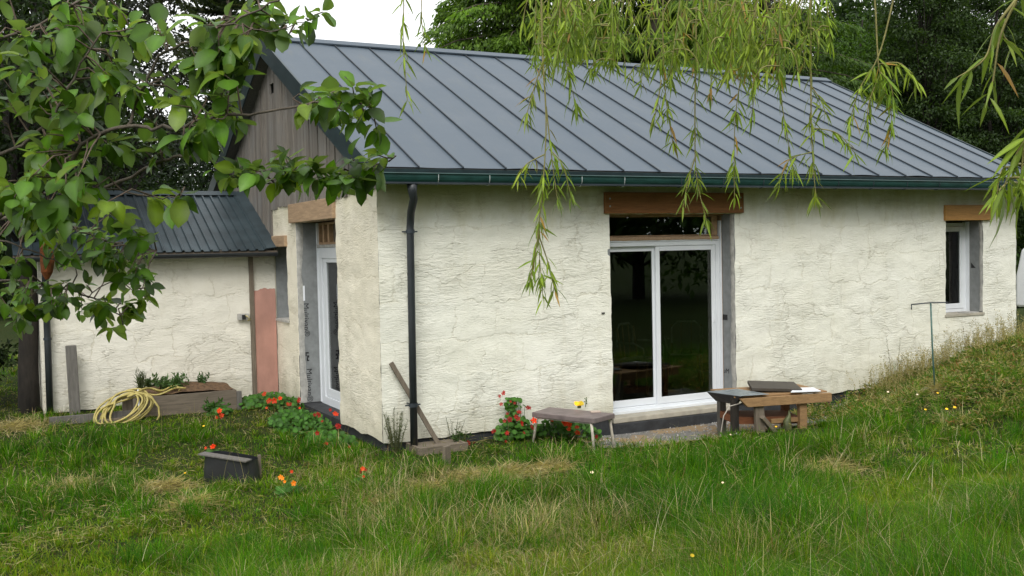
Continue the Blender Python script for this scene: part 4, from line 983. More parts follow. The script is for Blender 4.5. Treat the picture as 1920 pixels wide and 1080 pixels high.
# monkey puzzle
def monkey_puzzle():
    rng = np.random.default_rng(77); y = 19; x = at(440, y); z0 = gz(x, y); h = 9.6
    t = thing('monkey_puzzle_tree', 'monkey puzzle tree with spiky dark rope like branches left of the roof', 'tree', (x, y, z0))
    MB().tube([(x, y, z0-.2), (x, y, z0+h)], [.28, .08], 10).build('trunk', MT['bark'], t)
    P, D, Cc = [], [], []
    for b in range(100):
        k = rng.random(); z = z0+5.2+(h-5.2)*k; R_ = 2.2*(1-.45*k)*rng.uniform(.7, 1.1); az = rng.uniform(0, 6.283)
        dv = np.array([math.cos(az), math.sin(az), 0]); pts = [np.array([x, y, z])+dv*R_*s+np.array([0, 0, 1])*(R_*(-.30*s+.42*s*s)) for s in np.linspace(0, 1, 7)]
        br = MB().tube(pts, [.035]*6+[.02], 5).build('branch', MT['greyg'], t)
        n = 260; s = rng.random(n); q = np.array([x, y, z])+dv*(R_*s)[:, None]+np.array([0, 0, 1])*(R_*(-.30*s+.42*s*s))[:, None]
        r = rng.normal(size=(n, 3)); r = unit(r-dv*(r@dv)[:, None]*.9); P.append(q+r*.03); D.append(r*.8+dv*.7+np.array([0, 0, .1])); Cc.append(colvar(n, (.014, .028, .010), (.05, .075, .022), rng))
    P = np.concatenate(P); D = np.concatenate(D); n = len(P)
    leafcloud('spiky_leaves', P, D, rng.normal(size=(n, 3)), .13, .05, np.concatenate(Cc), MT['leaf'], t, kind='stuff')
monkey_puzzle()

# trees on the photographer's side of the garden (seen only in the glass)
k = 60
GT = ['farthest left', 'second', 'third', 'fourth', 'fifth', 'farthest right']
for gi, (x, y, h, rx) in enumerate(((-9, -19, 9, 3.6), (-3.5, -22, 8.5, 4), (3, -19, 10, 3.8), (8.5, -17, 9, 3.4), (14, -15, 9.5, 3.6), (20, -12, 9, 3.6))):
    bgtree('garden_tree', 'green tree facing the house from behind the viewer, '+GT[gi]+' of the row', x, y, h, rx, .2, (.03, .06, .012), (.08, .15, .025), 9000, .30, k, clumps=70, group='trees facing the house'); k += 1

# ------------------------------------------------------------------ grass
def zone(u, v, r, a=1.): p = un(u, v, 2, 0.0); return (p[0], p[1], r, a)
STRAW = [zone(725, 915, .30, .8), zone(800, 895, .28, .8), zone(880, 880, .34, 1.2), zone(955, 872, .36, 1.2), zone(700, 965, .28, .8), zone(1030, 862, .26, .8), zone(310, 895, .26, .9), zone(355, 930, .2, .9), zone(30, 800, .5, .9),
         zone(990, 1000, .3, .35), zone(1150, 970, .3, .4), (6.6, -1.6, .8, .9), (7.6, -1.5, .8, .8), (8.6, -1.7, .8, .8), zone(1850, 985, .3, .7), zone(140, 890, .3, .6), zone(1560, 860, .4, .6), zone(1000, 960, .4, .5)]
def strawness(x, y):
    s = np.zeros_like(x)
    for cx, cy, r, a in STRAW: s = np.maximum(s, a*np.exp(-((x-cx)**2+(y-cy)**2)/r**2))
    return s
def scatter(n, dmin, dmax, pw, rng, amax=.60):
    t = rng.random(n); d = (dmin**(1-pw)+t*(dmax**(1-pw)-dmin**(1-pw)))**(1/(1-pw))
    a = YAW+rng.uniform(-amax, amax, n); return CAM[0]+d*np.sin(a), CAM[1]+d*np.cos(a), d
def allowed(x, y):
    ok = ~((x > -.02) & (x < 10.2) & (y > -.03) & (y < 8)) & ~((x > -3.1) & (x < 0) & (y > 4.2) & (y < 8)) & ~((x > -2.05) & (x < -.78) & (y > 3.27) & (y < 4.2))
    return ok
def blades(name, x, y, z, hgt, wid, lean, az, cols, cols_tip, mat, parent=None, seg=3, curve=1.0, **kw):
    n = len(x); t = np.linspace(0, 1, seg+1)
    dx = np.cos(az); dy = np.sin(az); V = np.zeros((n, 2*seg+1, 3)); Cc = np.zeros((n, 2*seg+1, 3))
    for i, tt in enumerate(t):
        off = lean*(tt**1.0*.35+tt**2*.65*curve); cx = x+dx*off*hgt; cy = y+dy*off*hgt; cz = z+hgt*(tt-.30*np.minimum(lean, 1.6)*curve*tt**2.2)
        c = cols*(1-tt)+cols_tip*tt; w = wid*(1-tt**1.6)*.5
        if i < seg:
            V[:, 2*i] = np.stack([cx-dy*w, cy+dx*w, cz], 1); V[:, 2*i+1] = np.stack([cx+dy*w, cy-dx*w, cz], 1); Cc[:, 2*i] = c; Cc[:, 2*i+1] = c
        else: V[:, 2*i] = np.stack([cx, cy, cz], 1); Cc[:, 2*i] = c
    b = (np.arange(n)*(2*seg+1))[:, None]; F_ = []
    for i in range(seg-1): F_ += [b+np.array([[2*i, 2*i+1, 2*i+3]]), b+np.array([[2*i, 2*i+3, 2*i+2]])]
    F_.append(b+np.array([[2*seg-2, 2*seg-1, 2*seg]]))
    return npmesh(name, V.reshape(-1, 3), np.concatenate(F_), mat, parent, cols=Cc.reshape(-1, 3), **kw)
def grass():
    rng = np.random.default_rng(101)
    x, y, d = scatter(440000, 4.2, 24, 1.4, rng)
    # gather part of the blades into tufts
    tx, ty, _ = scatter(5200, 4.6, 22, 1.6, rng); k = rng.random(len(x)) < .42; ti = rng.integers(0, len(tx), k.sum()); rr = rng.exponential(.045, k.sum()); aa = rng.uniform(0, 6.283, k.sum())
    x[k] = tx[ti]+rr*np.cos(aa); y[k] = ty[ti]+rr*np.sin(aa); tuft = k.astype(float); azi = rng.uniform(0, 6.283, len(x)); azi[k] = aa+rng.normal(size=k.sum())*.5; tuft_tone = np.ones(len(x)); tuft_tone[k] = rng.uniform(.42, 1.3, len(tx))[ti]  # each tuft also gets its own random colour tone
    d = np.hypot(x-CAM[0], y-CAM[1])
    patio_ = (x > 2.75) & (x < 6.9) & (y > -1.18+.22*(fnoise(x, x*0, 1.7, 3)-.5)+.12*(fnoise(x, y, 9, 3)-.5))
    bare = patio_ & (rng.random(len(x)) > .012)
    st = strawness(x, y)
    ok = allowed(x, y) & ~bare & (rng.random(len(x)) > .35*np.clip(st, 0, 1)); x, y, d, tuft, st, azi, tuft_tone = x[ok], y[ok], d[ok], tuft[ok], st[ok], azi[ok], tuft_tone[ok]; n = len(x)
    lush = fnoise(x, y, .75, 8, 3); dry = fnoise(x, y, .55, 15, 4); tall = sst((lush-.40)/.3); fgd = sst((-y-3.2)/2.2)
    yard = sst((y+1.9)/.8)*sst((1.6-x)/.6)
    hgt = (.05+.12*tall+.07*fgd+.10*tuft*(tall+.3))*rng.uniform(.55, 1.4, n)*(1-.32*yard)*(1-.45*np.clip(st, 0, 1))
    hgt *= np.where(patio_[ok], .6, 1)*(1-.5*((x > 1.5) & (x < 4.6) & (y > -2.3)))*(1-.5*((x > -.3) & (x < 2.6) & (y > -1.3)))
    greens = np.array([(.030, .135, .003), (.075, .200, .004), (.145, .255, .010), (.24, .29, .020)])
    f = np.clip(2.25-3.4*(lush-.25)+1.1*rng.normal(size=n)*.55+1.6*(dry-.5), 0, 2.999); i0 = f.astype(int); fr = (f-i0)[:, None]
    c = greens[i0]*(1-fr)+greens[i0+1]*fr
    straw = np.array([(.46, .40, .25)])*rng.uniform(.7, 1.25, (n, 1)); pr = np.clip(.065+.22*sst((dry-.52)/.2)+.75*st, 0, .9)
    s_ = (rng.random(n) < pr)[:, None]; c = np.where(s_, straw, c)*rng.uniform(.8, 1.2, (n, 1))
    red = (rng.random(n) < .03)[:, None]; c = np.where(red, np.array([.17, .10, .045]), c)
    c = c*tuft_tone[:, None]; tip = c*np.array([1.2, 1.12, 1.0]); c = c*np.array([.8, .8, .8])  # blade feet darkened in colour, standing for shade in the gaps
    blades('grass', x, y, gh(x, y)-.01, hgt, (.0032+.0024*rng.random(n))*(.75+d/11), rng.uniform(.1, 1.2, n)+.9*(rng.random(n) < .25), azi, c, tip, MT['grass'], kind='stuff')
    # long arching foreground and bank blades in clumps
    tx, ty, _ = scatter(1000, 4.7, 13.5, 1.4, rng); w_ = fnoise(tx, ty, .75, 8, 3); g = allowed(tx, ty) & (w_ > .40) & ~((tx > 1.2) & (tx < 5.2) & (ty > -2.2)) & (ty < -1.5); tx, ty = tx[g], ty[g]
    m_ = 46; n = len(tx)*m_; ti = np.repeat(np.arange(len(tx)), m_); rr = rng.exponential(.04, n); aa = rng.uniform(0, 6.283, n)
    x = tx[ti]+rr*np.cos(aa); y = ty[ti]+rr*np.sin(aa); sz = rng.uniform(.7, 1.25, len(tx))[ti]; tone = rng.uniform(.45, 1.25, len(tx))[ti][:, None]
    c = colvar(n, (.026, .135, .003), (.085, .245, .005), rng, .2)*tone
    blades('long_grass', x, y, gh(x, y)-.01, sz*rng.uniform(.12, .27, n), rng.uniform(.004, .0068, n), rng.uniform(.15, 1.7, n), aa+rng.normal(size=n)*.6, c*.75, c*np.array([1.2, 1.15, 1.1]), MT['grass'], seg=5, kind='stuff')  # darker feet paint the shade inside each clump
    # flattened hay
    n = 17000; zi = rng.integers(0, len(STRAW), n); Z_ = np.array(STRAW); r = Z_[zi, 2]*rng.normal(size=n)*.62; a = rng.uniform(0, 6.283, n)
    x = Z_[zi, 0]+r*np.cos(a); y = Z_[zi, 1]+r*np.sin(a)*.8; ok = allowed(x, y) & (rng.random(n) < Z_[zi, 3]) & ~((x > 2.8) & (x < 6.4) & (y > -1.2)); x, y = x[ok], y[ok]; n = len(x)
    hump = .07*np.clip(strawness(x, y), 0, 1)
    D = np.stack([rng.normal(size=n), rng.normal(size=n)*.7, rng.normal(size=n)*.28+.06], 1)
    c = colvar(n, (.30, .25, .15), (.60, .52, .35), rng, .3)
    leafcloud('dry_hay', np.stack([x, y, gh(x, y)+.01+hump*rng.random(n)], 1), D, rng.normal(size=(n, 3))*.3+np.array([0, 0, 1]), rng.uniform(.06, .20, n), rng.uniform(.0025, .005, n)*1.2, c, MT['grass'], fold=0, kind='stuff')
    # short cut straw scattered through the whole lawn
    x, y, d = scatter(26000, 4.8, 18, 1.4, rng); ok = allowed(x, y) & (fnoise(x, y, 1.3, 81) > .42) & ~((x > 2.6) & (x < 6.9) & (y > -1.2)); x, y = x[ok], y[ok]; n = len(x)
    leafcloud('cut_straw', np.stack([x, y, gh(x, y)+rng.uniform(.01, .08, n)], 1), np.stack([rng.normal(size=n), rng.normal(size=n), rng.normal(size=n)*.35], 1), rng.normal(size=(n, 3))*.4+np.array([0, 0, 1]), rng.uniform(.04, .13, n), rng.uniform(.003, .006, n), colvar(n, (.20, .17, .08), (.56, .48, .30), rng), MT['grass'], fold=0, kind='stuff')
    # long dead stalks lying over the grass
    x, y, d = scatter(520, 4.9, 12, 1.4, rng); ok = allowed(x, y) & (y < -1.3) & (fnoise(x, y, .6, 71) > .45); x, y = x[ok], y[ok]; n = len(x); az = rng.normal(size=n)*.6+.3
    blades('dead_stalks', x, y, gh(x, y)+.05+.06*rng.random(n), rng.uniform(.12, .34, n), rng.uniform(.003, .005, n), rng.uniform(1.5, 2.6, n), az+3.14*(rng.random(n) < .5), colvar(n, (.36, .32, .18), (.60, .54, .36), rng), np.tile(np.array([[.5, .45, .3]]), (n, 1)), MT['grass'], seg=4, curve=.35, kind='stuff')
    # seed stalks and broad weed leaves
    x, y, d = scatter(2600, 5, 18, 1.5, rng); ok = allowed(x, y) & (fnoise(x, y, 1.2, 33) > .46) & ~((x > 2.6) & (x < 6.9) & (y > -1.25)); x, y = x[ok], y[ok]; n = len(x)
    c = colvar(n, (.09, .10, .03), (.30, .25, .12), rng)
    blades('seed_stalks', x, y, gh(x, y), rng.uniform(.16, .42, n), np.full(n, .0032), rng.uniform(.05, .7, n), rng.uniform(0, 6.283, n), c, c*1.2, MT['grass'], seg=4, kind='stuff')
    x, y, d = scatter(11000, 5, 16, 1.5, rng); ok = allowed(x, y) & (fnoise(x, y, 1.6, 44) > .50) & ~((x > 2.6) & (x < 6.9) & (y > -1.25)); x, y = x[ok], y[ok]; n = len(x)
    g = rng.normal(size=(n, 3)); g[:, 2] = np.abs(g[:, 2])*.5+.25; c = colvar(n, (.05, .14, .012), (.11, .22, .025), rng)
    leafcloud('clover_leaves', np.stack([x, y, gh(x, y)+rng.uniform(.01, .07, n)], 1), g, rng.normal(size=(n, 3))*.4+np.array([0, 0, 1]), rng.uniform(.02, .045, n), rng.uniform(.012, .024, n), c, MT['grass'], kind='stuff')
grass()

# weeds on the mound by the wall
def weeds():
    rng = np.random.default_rng(202)
    cl = [(u, v) for u, v in ((1640, 690), (1665, 700), (1690, 660), (1700, 690), (1720, 670), (1742, 655), (1770, 660), (1800, 650), (1835, 640), (1850, 645), (1880, 660), (1655, 720), (1760, 640), (1815, 660))]
    X, Y, H = [], [], []
    for i in range(620):
        x = rng.uniform(6.7, 10.3); y = rng.uniform(-.75, -.12) if x < 8 else rng.uniform(-1.0, -.1); X.append(x); Y.append(y); H.append(rng.uniform(.18, .50)*(1.25 if rng.random() < .15 else 1)*(.6 if x > 9.4 else 1))
    X = np.array(X); Y = np.array(Y); H = np.array(H); n = len(X); c = colvar(n, (.24, .21, .09), (.50, .43, .25), rng); az = rng.uniform(0, 6.283, n); ln = rng.uniform(.0, .45, n)
    blades('dry_weed_stems', X, Y, gh(X, Y)-.02, H, np.full(n, .0065), ln, az, c, c, MT['grass'], seg=4, kind='stuff')
    k = np.repeat(np.arange(n), 26); t = rng.uniform(.45, 1.0, len(k)); off = ln[k]*(t*.35+t*t*.65); m = len(k)
    P = np.stack([X[k]+np.cos(az[k])*off*H[k], Y[k]+np.sin(az[k])*off*H[k], gh(X, Y)[k]-.02+H[k]*(t-.3*ln[k]*t**2.2)], 1)+rng.normal(size=(m, 3))*.011
    leafcloud('weed_seed_heads', P, rng.normal(size=(m, 3))+np.array([0, 0, .8]), rng.normal(size=(m, 3)), rng.uniform(.012, .035, m), rng.uniform(.005, .010, m), colvar(m, (.16, .17, .06), (.50, .40, .24), rng), MT['grass'], kind='stuff')
    # arching straw and green tufts over the mound
    nt = 150; cx = rng.uniform(5.7, 10.4, nt); cy = rng.uniform(-2.6, -.25, nt); ti = np.repeat(np.arange(nt), 40); m_ = len(ti); rr = rng.exponential(.035, m_); aa = rng.uniform(0, 6.283, m_); kind_ = rng.random(nt)[ti][:, None]
    x = cx[ti]+rr*np.cos(aa); y = cy[ti]+rr*np.sin(aa); g = allowed(x, y)
    c = np.where(kind_ < .5, colvar(m_, (.38, .33, .16), (.60, .52, .30), rng), colvar(m_, (.06, .18, .01), (.15, .28, .02), rng))
    blades('mound_tufts', x[g], y[g], gh(x[g], y[g])-.01, rng.uniform(.12, .30, m_)[g], rng.uniform(.004, .007, m_)[g], rng.uniform(.2, 1.7, m_)[g], aa[g], c[g]*.8, c[g]*1.15, MT['grass'], seg=4, kind='stuff')
    # low matted cover on the mound
    n = 46000; x = rng.uniform(5.4, 10.8, n); y = rng.uniform(-2.7, -.1, n); ok = fnoise(x, y, 2.1, 51) > .36; x, y = x[ok], y[ok]; n = len(x)
    pal = np.array([(.07, .15, .02), (.15, .21, .03), (.40, .34, .16), (.26, .13, .05)]); c = pal[rng.choice(4, n, p=[.36, .28, .28, .08])]*rng.uniform(.7, 1.3, (n, 1))
    leafcloud('mound_cover', np.stack([x, y, gh(x, y)+rng.uniform(0, .13, n)*fnoise(x, y, 3, 5)*1.6], 1), rng.normal(size=(n, 3))*np.array([1, 1, .6])+np.array([0, 0, .2]), rng.normal(size=(n, 3)), rng.uniform(.03, .11, n), rng.uniform(.006, .02, n), c, MT['grass'], kind='stuff')
weeds()

# ------------------------------------------------------------------ flowers and small plants
def disc_leaves(name, P, r, rng, mat, parent, base, kind=None):
    """round nasturtium leaves, six triangles each, shared in one crown mesh"""
    V, Fc, C = [], [], []; k = 0
    for p, rr in zip(P, r):
        n = unit(np.array([rng.normal()*.45-.2, -.75+rng.normal()*.35, .55+rng.random()*.5])); a = unit(np.cross(n, np.array([.1, .2, 1.]))); b = np.cross(n, a); c = np.array(base)*rng.uniform(.6, 1.5)
        V.append(p-n*rr*.12); C.append(c*1.3)
        for q in range(7): t = 6.283*q/7; V.append(p+(math.cos(t)*a+math.sin(t)*b)*rr*rng.uniform(.9, 1.08)); C.append(c)
        for q in range(7): Fc.append((k, k+1+q, k+1+(q+1) % 7))
        k += 8
    return npmesh(name, np.array(V), np.array(Fc), mat, parent, cols=np.array(C), kind=kind)
def nasturtium(label, cx, cy, rx, ry, h, nl, flowers, seed, tall=None, group='nasturtium clumps', name='nasturtium'):
    rng = np.random.default_rng(seed); z0 = gz(cx, cy); t = thing(name, label, 'flowers', (cx, cy, z0), group)
    th = rng.uniform(0, 6.283, nl); rr = rng.random(nl)**.5; x = cx+rx*rr*np.cos(th); y = cy+ry*rr*np.sin(th)
    z = gh(x, y)+h*(1-rr**2*.6)*rng.uniform(.3, 1.05, nl)
    if tall is not None:
        m_ = rng.random(nl) < .35; x[m_] = tall[0]+rng.normal(size=m_.sum())*.05; y[m_] = tall[1]+rng.normal(size=m_.sum())*.04; z[m_] = z0+rng.uniform(.1, tall[2], m_.sum())
    P = np.stack([x, y, z], 1); disc_leaves('leaves', P, rng.uniform(.018, .036, nl), rng, MT['leaf'], t, (.05, .14, .016))
    m = MB()
    for p in P[::2]: m.tube([(p[0]*.6+cx*.4, p[1]*.6+cy*.4, gz(p[0], p[1])-.02), (p[0], p[1], p[2]-.004)], .003, 3, False)
    tag(m.build('stems', MT['green'], t), kind='stuff')
    for (u, v, mat_, s) in flowers:
        dist = (cx-CAM[0])*FW[0]+(cy-CAM[1])*FW[1]; p = P3(u, v, dist-ry*.8-.02); m = MB()
        for q in range(2 if s > .02 else 1): flower_mesh(m, p+rng.normal(size=3)*.012*q, (-.35+rng.normal()*.4, -.8, .35+rng.normal()*.3), s*rng.uniform(.85, 1.15), 5, .35)
        m.build('flower', MT[mat_], t)
    return t
def gp_(u, v): p = un(u, v, 2, -.1); return p[0], p[1]
nasturtium('tall nasturtium clump with dark red flowers climbing the white wall left of the brown table', 1.52, -.20, .30, .15, .26, 230,
           [(u, v, c, s) for u, v, c, s in ((944, 738, 'red', .022), (936, 743, 'red', .02), (957, 753, 'red', .017), (940, 758, 'red', .02), (965, 756, 'red', .017), (951, 776, 'red', .02), (972, 773, 'red', .022), (971, 785, 'red', .03), (956, 788, 'red', .026), (977, 794, 'red', .03), (946, 789, 'red', .02), (992, 765, 'red', .028), (927, 807, 'red', .024), (952, 812, 'red', .024), (948, 828, 'red', .018), (1001, 789, 'orange', .034), (998, 803, 'red', .022), (878, 832, 'red', .024), (888, 829, 'red', .02), (982, 812, 'red', .02))], 301, tall=(1.50, -.10, .46))
nasturtium('orange flowered nasturtium clump showing between the legs of the brown table', 2.15, -.22, .42, .16, .27, 280,
           [(u, v, c, s) for u, v, c, s in ((1061, 793, 'orange', .034), (1068, 797, 'orange', .03), (1043, 786, 'amber', .02), (1085, 812, 'orange', .024), (1066, 806, 'orange', .024), (1118, 818, 'red', .022), (1080, 800, 'orange', .022), (1035, 790, 'orange', .02))], 302)
nasturtium('red flowered nasturtium clump against the foot of the gable by the glazed door', -.40, 1.75, .34, .62, .19, 360,
           [(u, v, c, s) for u, v, c, s in ((560, 748, 'red', .028), (596, 776, 'red', .026), (590, 778, 'red', .02), (628, 775, 'orange', .024), (636, 800, 'red', .03), (620, 768, 'red', .02), (604, 790, 'red', .018), (545, 758, 'red', .02), (562, 765, 'orange', .016))], 303)
nasturtium('low nasturtium clump with bright orange flowers below the pink plaster panel', -.35, 3.3, .42, .55, .18, 300,
           [(u, v, c, s) for u, v, c, s in ((515, 751, 'orange', .042), (506, 750, 'orange', .03), (525, 747, 'orange', .03), (495, 740, 'orange', .026), (539, 757, 'orange', .022), (500, 765, 'orange', .018), (534, 775, 'orange', .02))], 304)
nasturtium('nasturtium clump trailing along the dark plinth toward the house corner', -.33, .75, .26, .45, .12, 190, [(595, 812, 'red', .024), (633, 800, 'red', .022), (612, 832, 'red', .018), (655, 838, 'red', .02)], 305)
nasturtium('single orange nasturtium in the lawn in front of the raised bed', *gp_(412, 790), .16, .14, .13, 45, [(410, 772, 'orange', .03), (413, 781, 'orange', .03), (406, 783, 'orange', .026), (411, 790, 'orange', .02)], 306, group='single flowers in the lawn')
nasturtium('single scarlet nasturtium just behind the black tub', *gp_(398, 856), .10, .10, .10, 26, [(399, 838, 'orange', .030), (386, 840, 'orange', .018)], 307, group='single flowers in the lawn')
nasturtium('red brown nasturtium in the lawn left of the wooden stake', *gp_(680, 905), .09, .09, .12, 22, [(680, 879, 'orange', .020), (675, 885, 'red', .018), (682, 893, 'orange', .016), (685, 881, 'red', .014)], 308, group='single flowers in the lawn')
nasturtium('amber and orange nasturtiums in the grass below and right of the black tub', *gp_(540, 925), .12, .12, .12, 28, [(547, 884, 'orange', .018), (530, 897, 'amber', .022), (551, 906, 'amber', .024), (534, 903, 'amber', .016)], 309, group='single flowers in the lawn')

def daisy(name, label, u, v, z, mat, s, group, n=1, pet=9):
    p = un(u, v, 2, z); g = gz(p[0], p[1]); t = thing(name, label, 'flower', (p[0], p[1], g), group)
    MB().tube([(p[0], p[1], g), (p[0]+.004, p[1], p[2])], .0022, 4).build('stem', MT['green'], t)
    m = MB(); flower_mesh(m, p, (-.3, -.5, .9), s*.62, pet, .25); m.build('bloom', MT[mat], t)
for u, v, z, c, s, lab in ((1298, 1042, .28, 'yellow', .020, 'yellow flower in the near grass at the bottom of the lawn'), (347, 887, .02, 'yellow', .012, 'tiny yellow flower in the lawn left of the black tub'), (382, 799, .06, 'yellow', .022, 'yellow flower in the lawn below the raised bed'),
                           (1110, 886, .02, 'whitep', .026, 'white dandelion clock in the grass below the brown table'), (1758, 737, .30, 'yellow', .022, 'yellow flower at the foot of the green rod'), (1775, 767, .25, 'yellow', .024, 'yellow flower right of the green rod'),
                           (1735, 768, .22, 'yellow', .02, 'yellow flower lowest below the green rod'), (1790, 764, .27, 'yellow', .026, 'yellow flower farthest right below the mound'), (1665, 735, .2, 'whitep', .022, 'white flower left of the green rod on the mound'), (1720, 740, .22, 'whitep', .02, 'white flower just left of the green rod foot'),
                           (1455, 800, -.02, 'yellow', .018, 'yellow flower in grass below the work bench'), (1370, 815, -.05, 'whitep', .018, 'white clover head below the left bench leg'), (1355, 905, .1, 'whitep', .016, 'white clover head in the mid lawn')):
    daisy('wild_flower', lab, u, v, z, c, s, 'small wild flowers')

def herb(name, label, x, y, h, r, n, lo, hi, seed, ll=.05, lw=.008, up=1.0, z0=None, stems=10, cat='plant'):
    rng = np.random.default_rng(seed); z0 = gz(x, y) if z0 is None else z0; t = thing(name, label, cat, (x, y, z0)); m = MB(); P, D = [], []
    for s in range(stems):
        a = rng.uniform(0, 6.283); q = r*rng.random()**.5; hh = h*rng.uniform(.55, 1.05); tip = np.array([x+q*math.cos(a), y+q*math.sin(a), z0+hh]); b = np.array([x+.2*q*math.cos(a), y+.2*q*math.sin(a), z0-.02]); mid = (b*.6+tip*.4)+np.array([0, 0, .05*h]); m.tube([b, mid, tip], [.004, .003, .0015], 4, False)
        for k in range(n//stems):
            f = rng.uniform(.15, 1); p = b*(1-f)**2+2*mid*f*(1-f)+tip*f*f; P.append(p); D.append(rng.normal(size=3)+np.array([0, 0, up]))
    m.build('stems', MT['greyg'], t); P = np.array(P); D = np.array(D); k = len(P)
    leafcloud('leaves', P, D, rng.normal(size=(k, 3))+np.array([0, 0, .6]), ll*rng.uniform(.6, 1.3, k), lw*rng.uniform(.7, 1.3, k), colvar(k, lo, hi, rng), MT['leaf'], t)
    return t
herb('feathery_weed', 'feathery grey green weed at the house corner left of the downpipe', .10, -.12, .44, .15, 900, (.05, .075, .035), (.12, .15, .07), 401, .035, .005, 1.0, stems=22)
herb('feathery_weed', 'sparse dry weed stalks on the wall right of the leaning plank', .78, -.09, .34, .16, 120, (.09, .10, .05), (.2, .18, .1), 402, .03, .005, 1.0, stems=9)
herb('bushy_weed', 'small bushy green weed beside the dark plinth behind the timber frame', .82, -.2, .17, .13, 300, (.03, .07, .015), (.06, .12, .025), 403, .04, .015, .6, stems=14)
herb('leek_tuft', 'upright grassy tuft growing in the left of the raised bed', -1.93, 3.7, .28, .07, 260, (.05, .085, .035), (.11, .15, .06), 404, .10, .006, 2.5, z0=.22, stems=30)
herb('bed_plant', 'leafy green plant in the middle of the raised bed', -1.58, 3.55, .20, .24, 420, (.04, .09, .025), (.09, .17, .05), 405, .075, .022, .4, z0=.24, stems=22)
herb('bed_plant', 'broad leaved seedling right of the leafy plant in the raised bed', -1.18, 3.7, .15, .16, 110, (.04, .09, .03), (.08, .15, .045), 406, .06, .028, .3, z0=.26, stems=9)
herb('bed_plant', 'low round leaved plant behind the hose in the raised bed', -1.76, 3.85, .18, .13, 160, (.05, .09, .03), (.10, .15, .06), 407, .06, .035, .3, z0=.24, stems=10)
herb('lettuce_clump', 'broad green leaf clump in front of the raised bed board', -1.15, 3.05, .18, .22, 170, (.035, .10, .018), (.07, .16, .03), 408, .07, .035, .5, stems=14)
herb('tall_weed', 'tall rusty dock seed stalk on the mound under the small window', 8.72, -.30, .50, .10, 360, (.16, .12, .06), (.34, .27, .16), 409, .02, .008, .5, stems=7)
herb('tall_weed', 'thin bent grass stalk against the white wall left of the green rod', 7.45, -.12, .72, .14, 120, (.20, .17, .10), (.34, .28, .18), 410, .03, .006, .6, stems=3)
herb('bushy_weed', 'small dark green weed at the wall foot right of the bench', 5.95, -.12, .2, .14, 160, (.03, .06, .02), (.06, .10, .03), 411, .05, .02, .5, stems=10)

# ------------------------------------------------------------------ foreground branches
def leaf_template(ts, ws, wmax, curl, fold, petiole):
    """unit leaf along +X, normal +Z: midrib with two edges"""
    V = [(0, 0, 0), (petiole, 0, -.01)]; C = [.9, 1.0]; Fc = []; rows = []
    for t, w in zip(ts, ws):
        x = petiole+(1-petiole)*t; z = -curl*t*t; k = len(V)
        V += [(x, w*wmax/2, z+fold*w*wmax), (x, 0, z), (x, -w*wmax/2, z+fold*w*wmax)]; C += [.94, 1.42, .94]; rows.append(k)
    V.append((1, 0, -curl)); C.append(1.0); tip = len(V)-1; V += [(0, .012, 0)]; C.append(.9)
    Fc += [(0, 1, tip+1)]
    r = rows[0]; Fc += [(1, r+1, r), (1, r+2, r+1)]
    for a, b in zip(rows[:-1], rows[1:]): Fc += [(a, a+1, b+1), (a, b+1, b), (a+1, a+2, b+2), (a+1, b+2, b+1)]
    r = rows[-1]; Fc += [(r, r+1, tip), (r+1, r+2, tip)]
    return np.array(V, float), np.array(Fc), np.array(C)
def objleafmat(name, under, trans, rough):
    m, n, b, o = newmat(name); oi = n.nodes.new('ShaderNodeObjectInfo'); a = n.nodes.new('ShaderNodeVertexColor'); a.layer_name = 'Col'
    col = mixc(n, 1., oi.outputs['Color'], a.outputs['Color'], 'MULTIPLY')
    col = mixc(n, ramp(n, ntex(n, 26), .35, .7, 0, .45), col, mixc(n, 1., col, (.72, .80, .8), 'MULTIPLY'))
    ge = n.nodes.new('ShaderNodeNewGeometry'); col = mixc(n, ge.outputs['Backfacing'], col, mixc(n, .55, col, under))
    n.links.new(col, b.inputs['Base Color']); b.inputs['Roughness'].default_value = rough; b.inputs['Specular IOR Level'].default_value = .4
    tr = n.nodes.new('ShaderNodeBsdfTranslucent'); n.links.new(mixc(n, 1., col, (1.5, 1.55, .55), 'MULTIPLY'), tr.inputs[0])
    ms = n.nodes.new('ShaderNodeMixShader'); ms.inputs[0].default_value = trans
    n.links.new(b.outputs[0], ms.inputs[1]); n.links.new(tr.outputs[0], ms.inputs[2]); n.links.new(ms.outputs[0], o.inputs[0]); return m
MT['plum_obj'] = objleafmat('fruit_leaf', (.19, .25, .14), .40, .42); MT['willow_obj'] = objleafmat('willow_leaf_single', (.15, .20, .09), .38, .45)
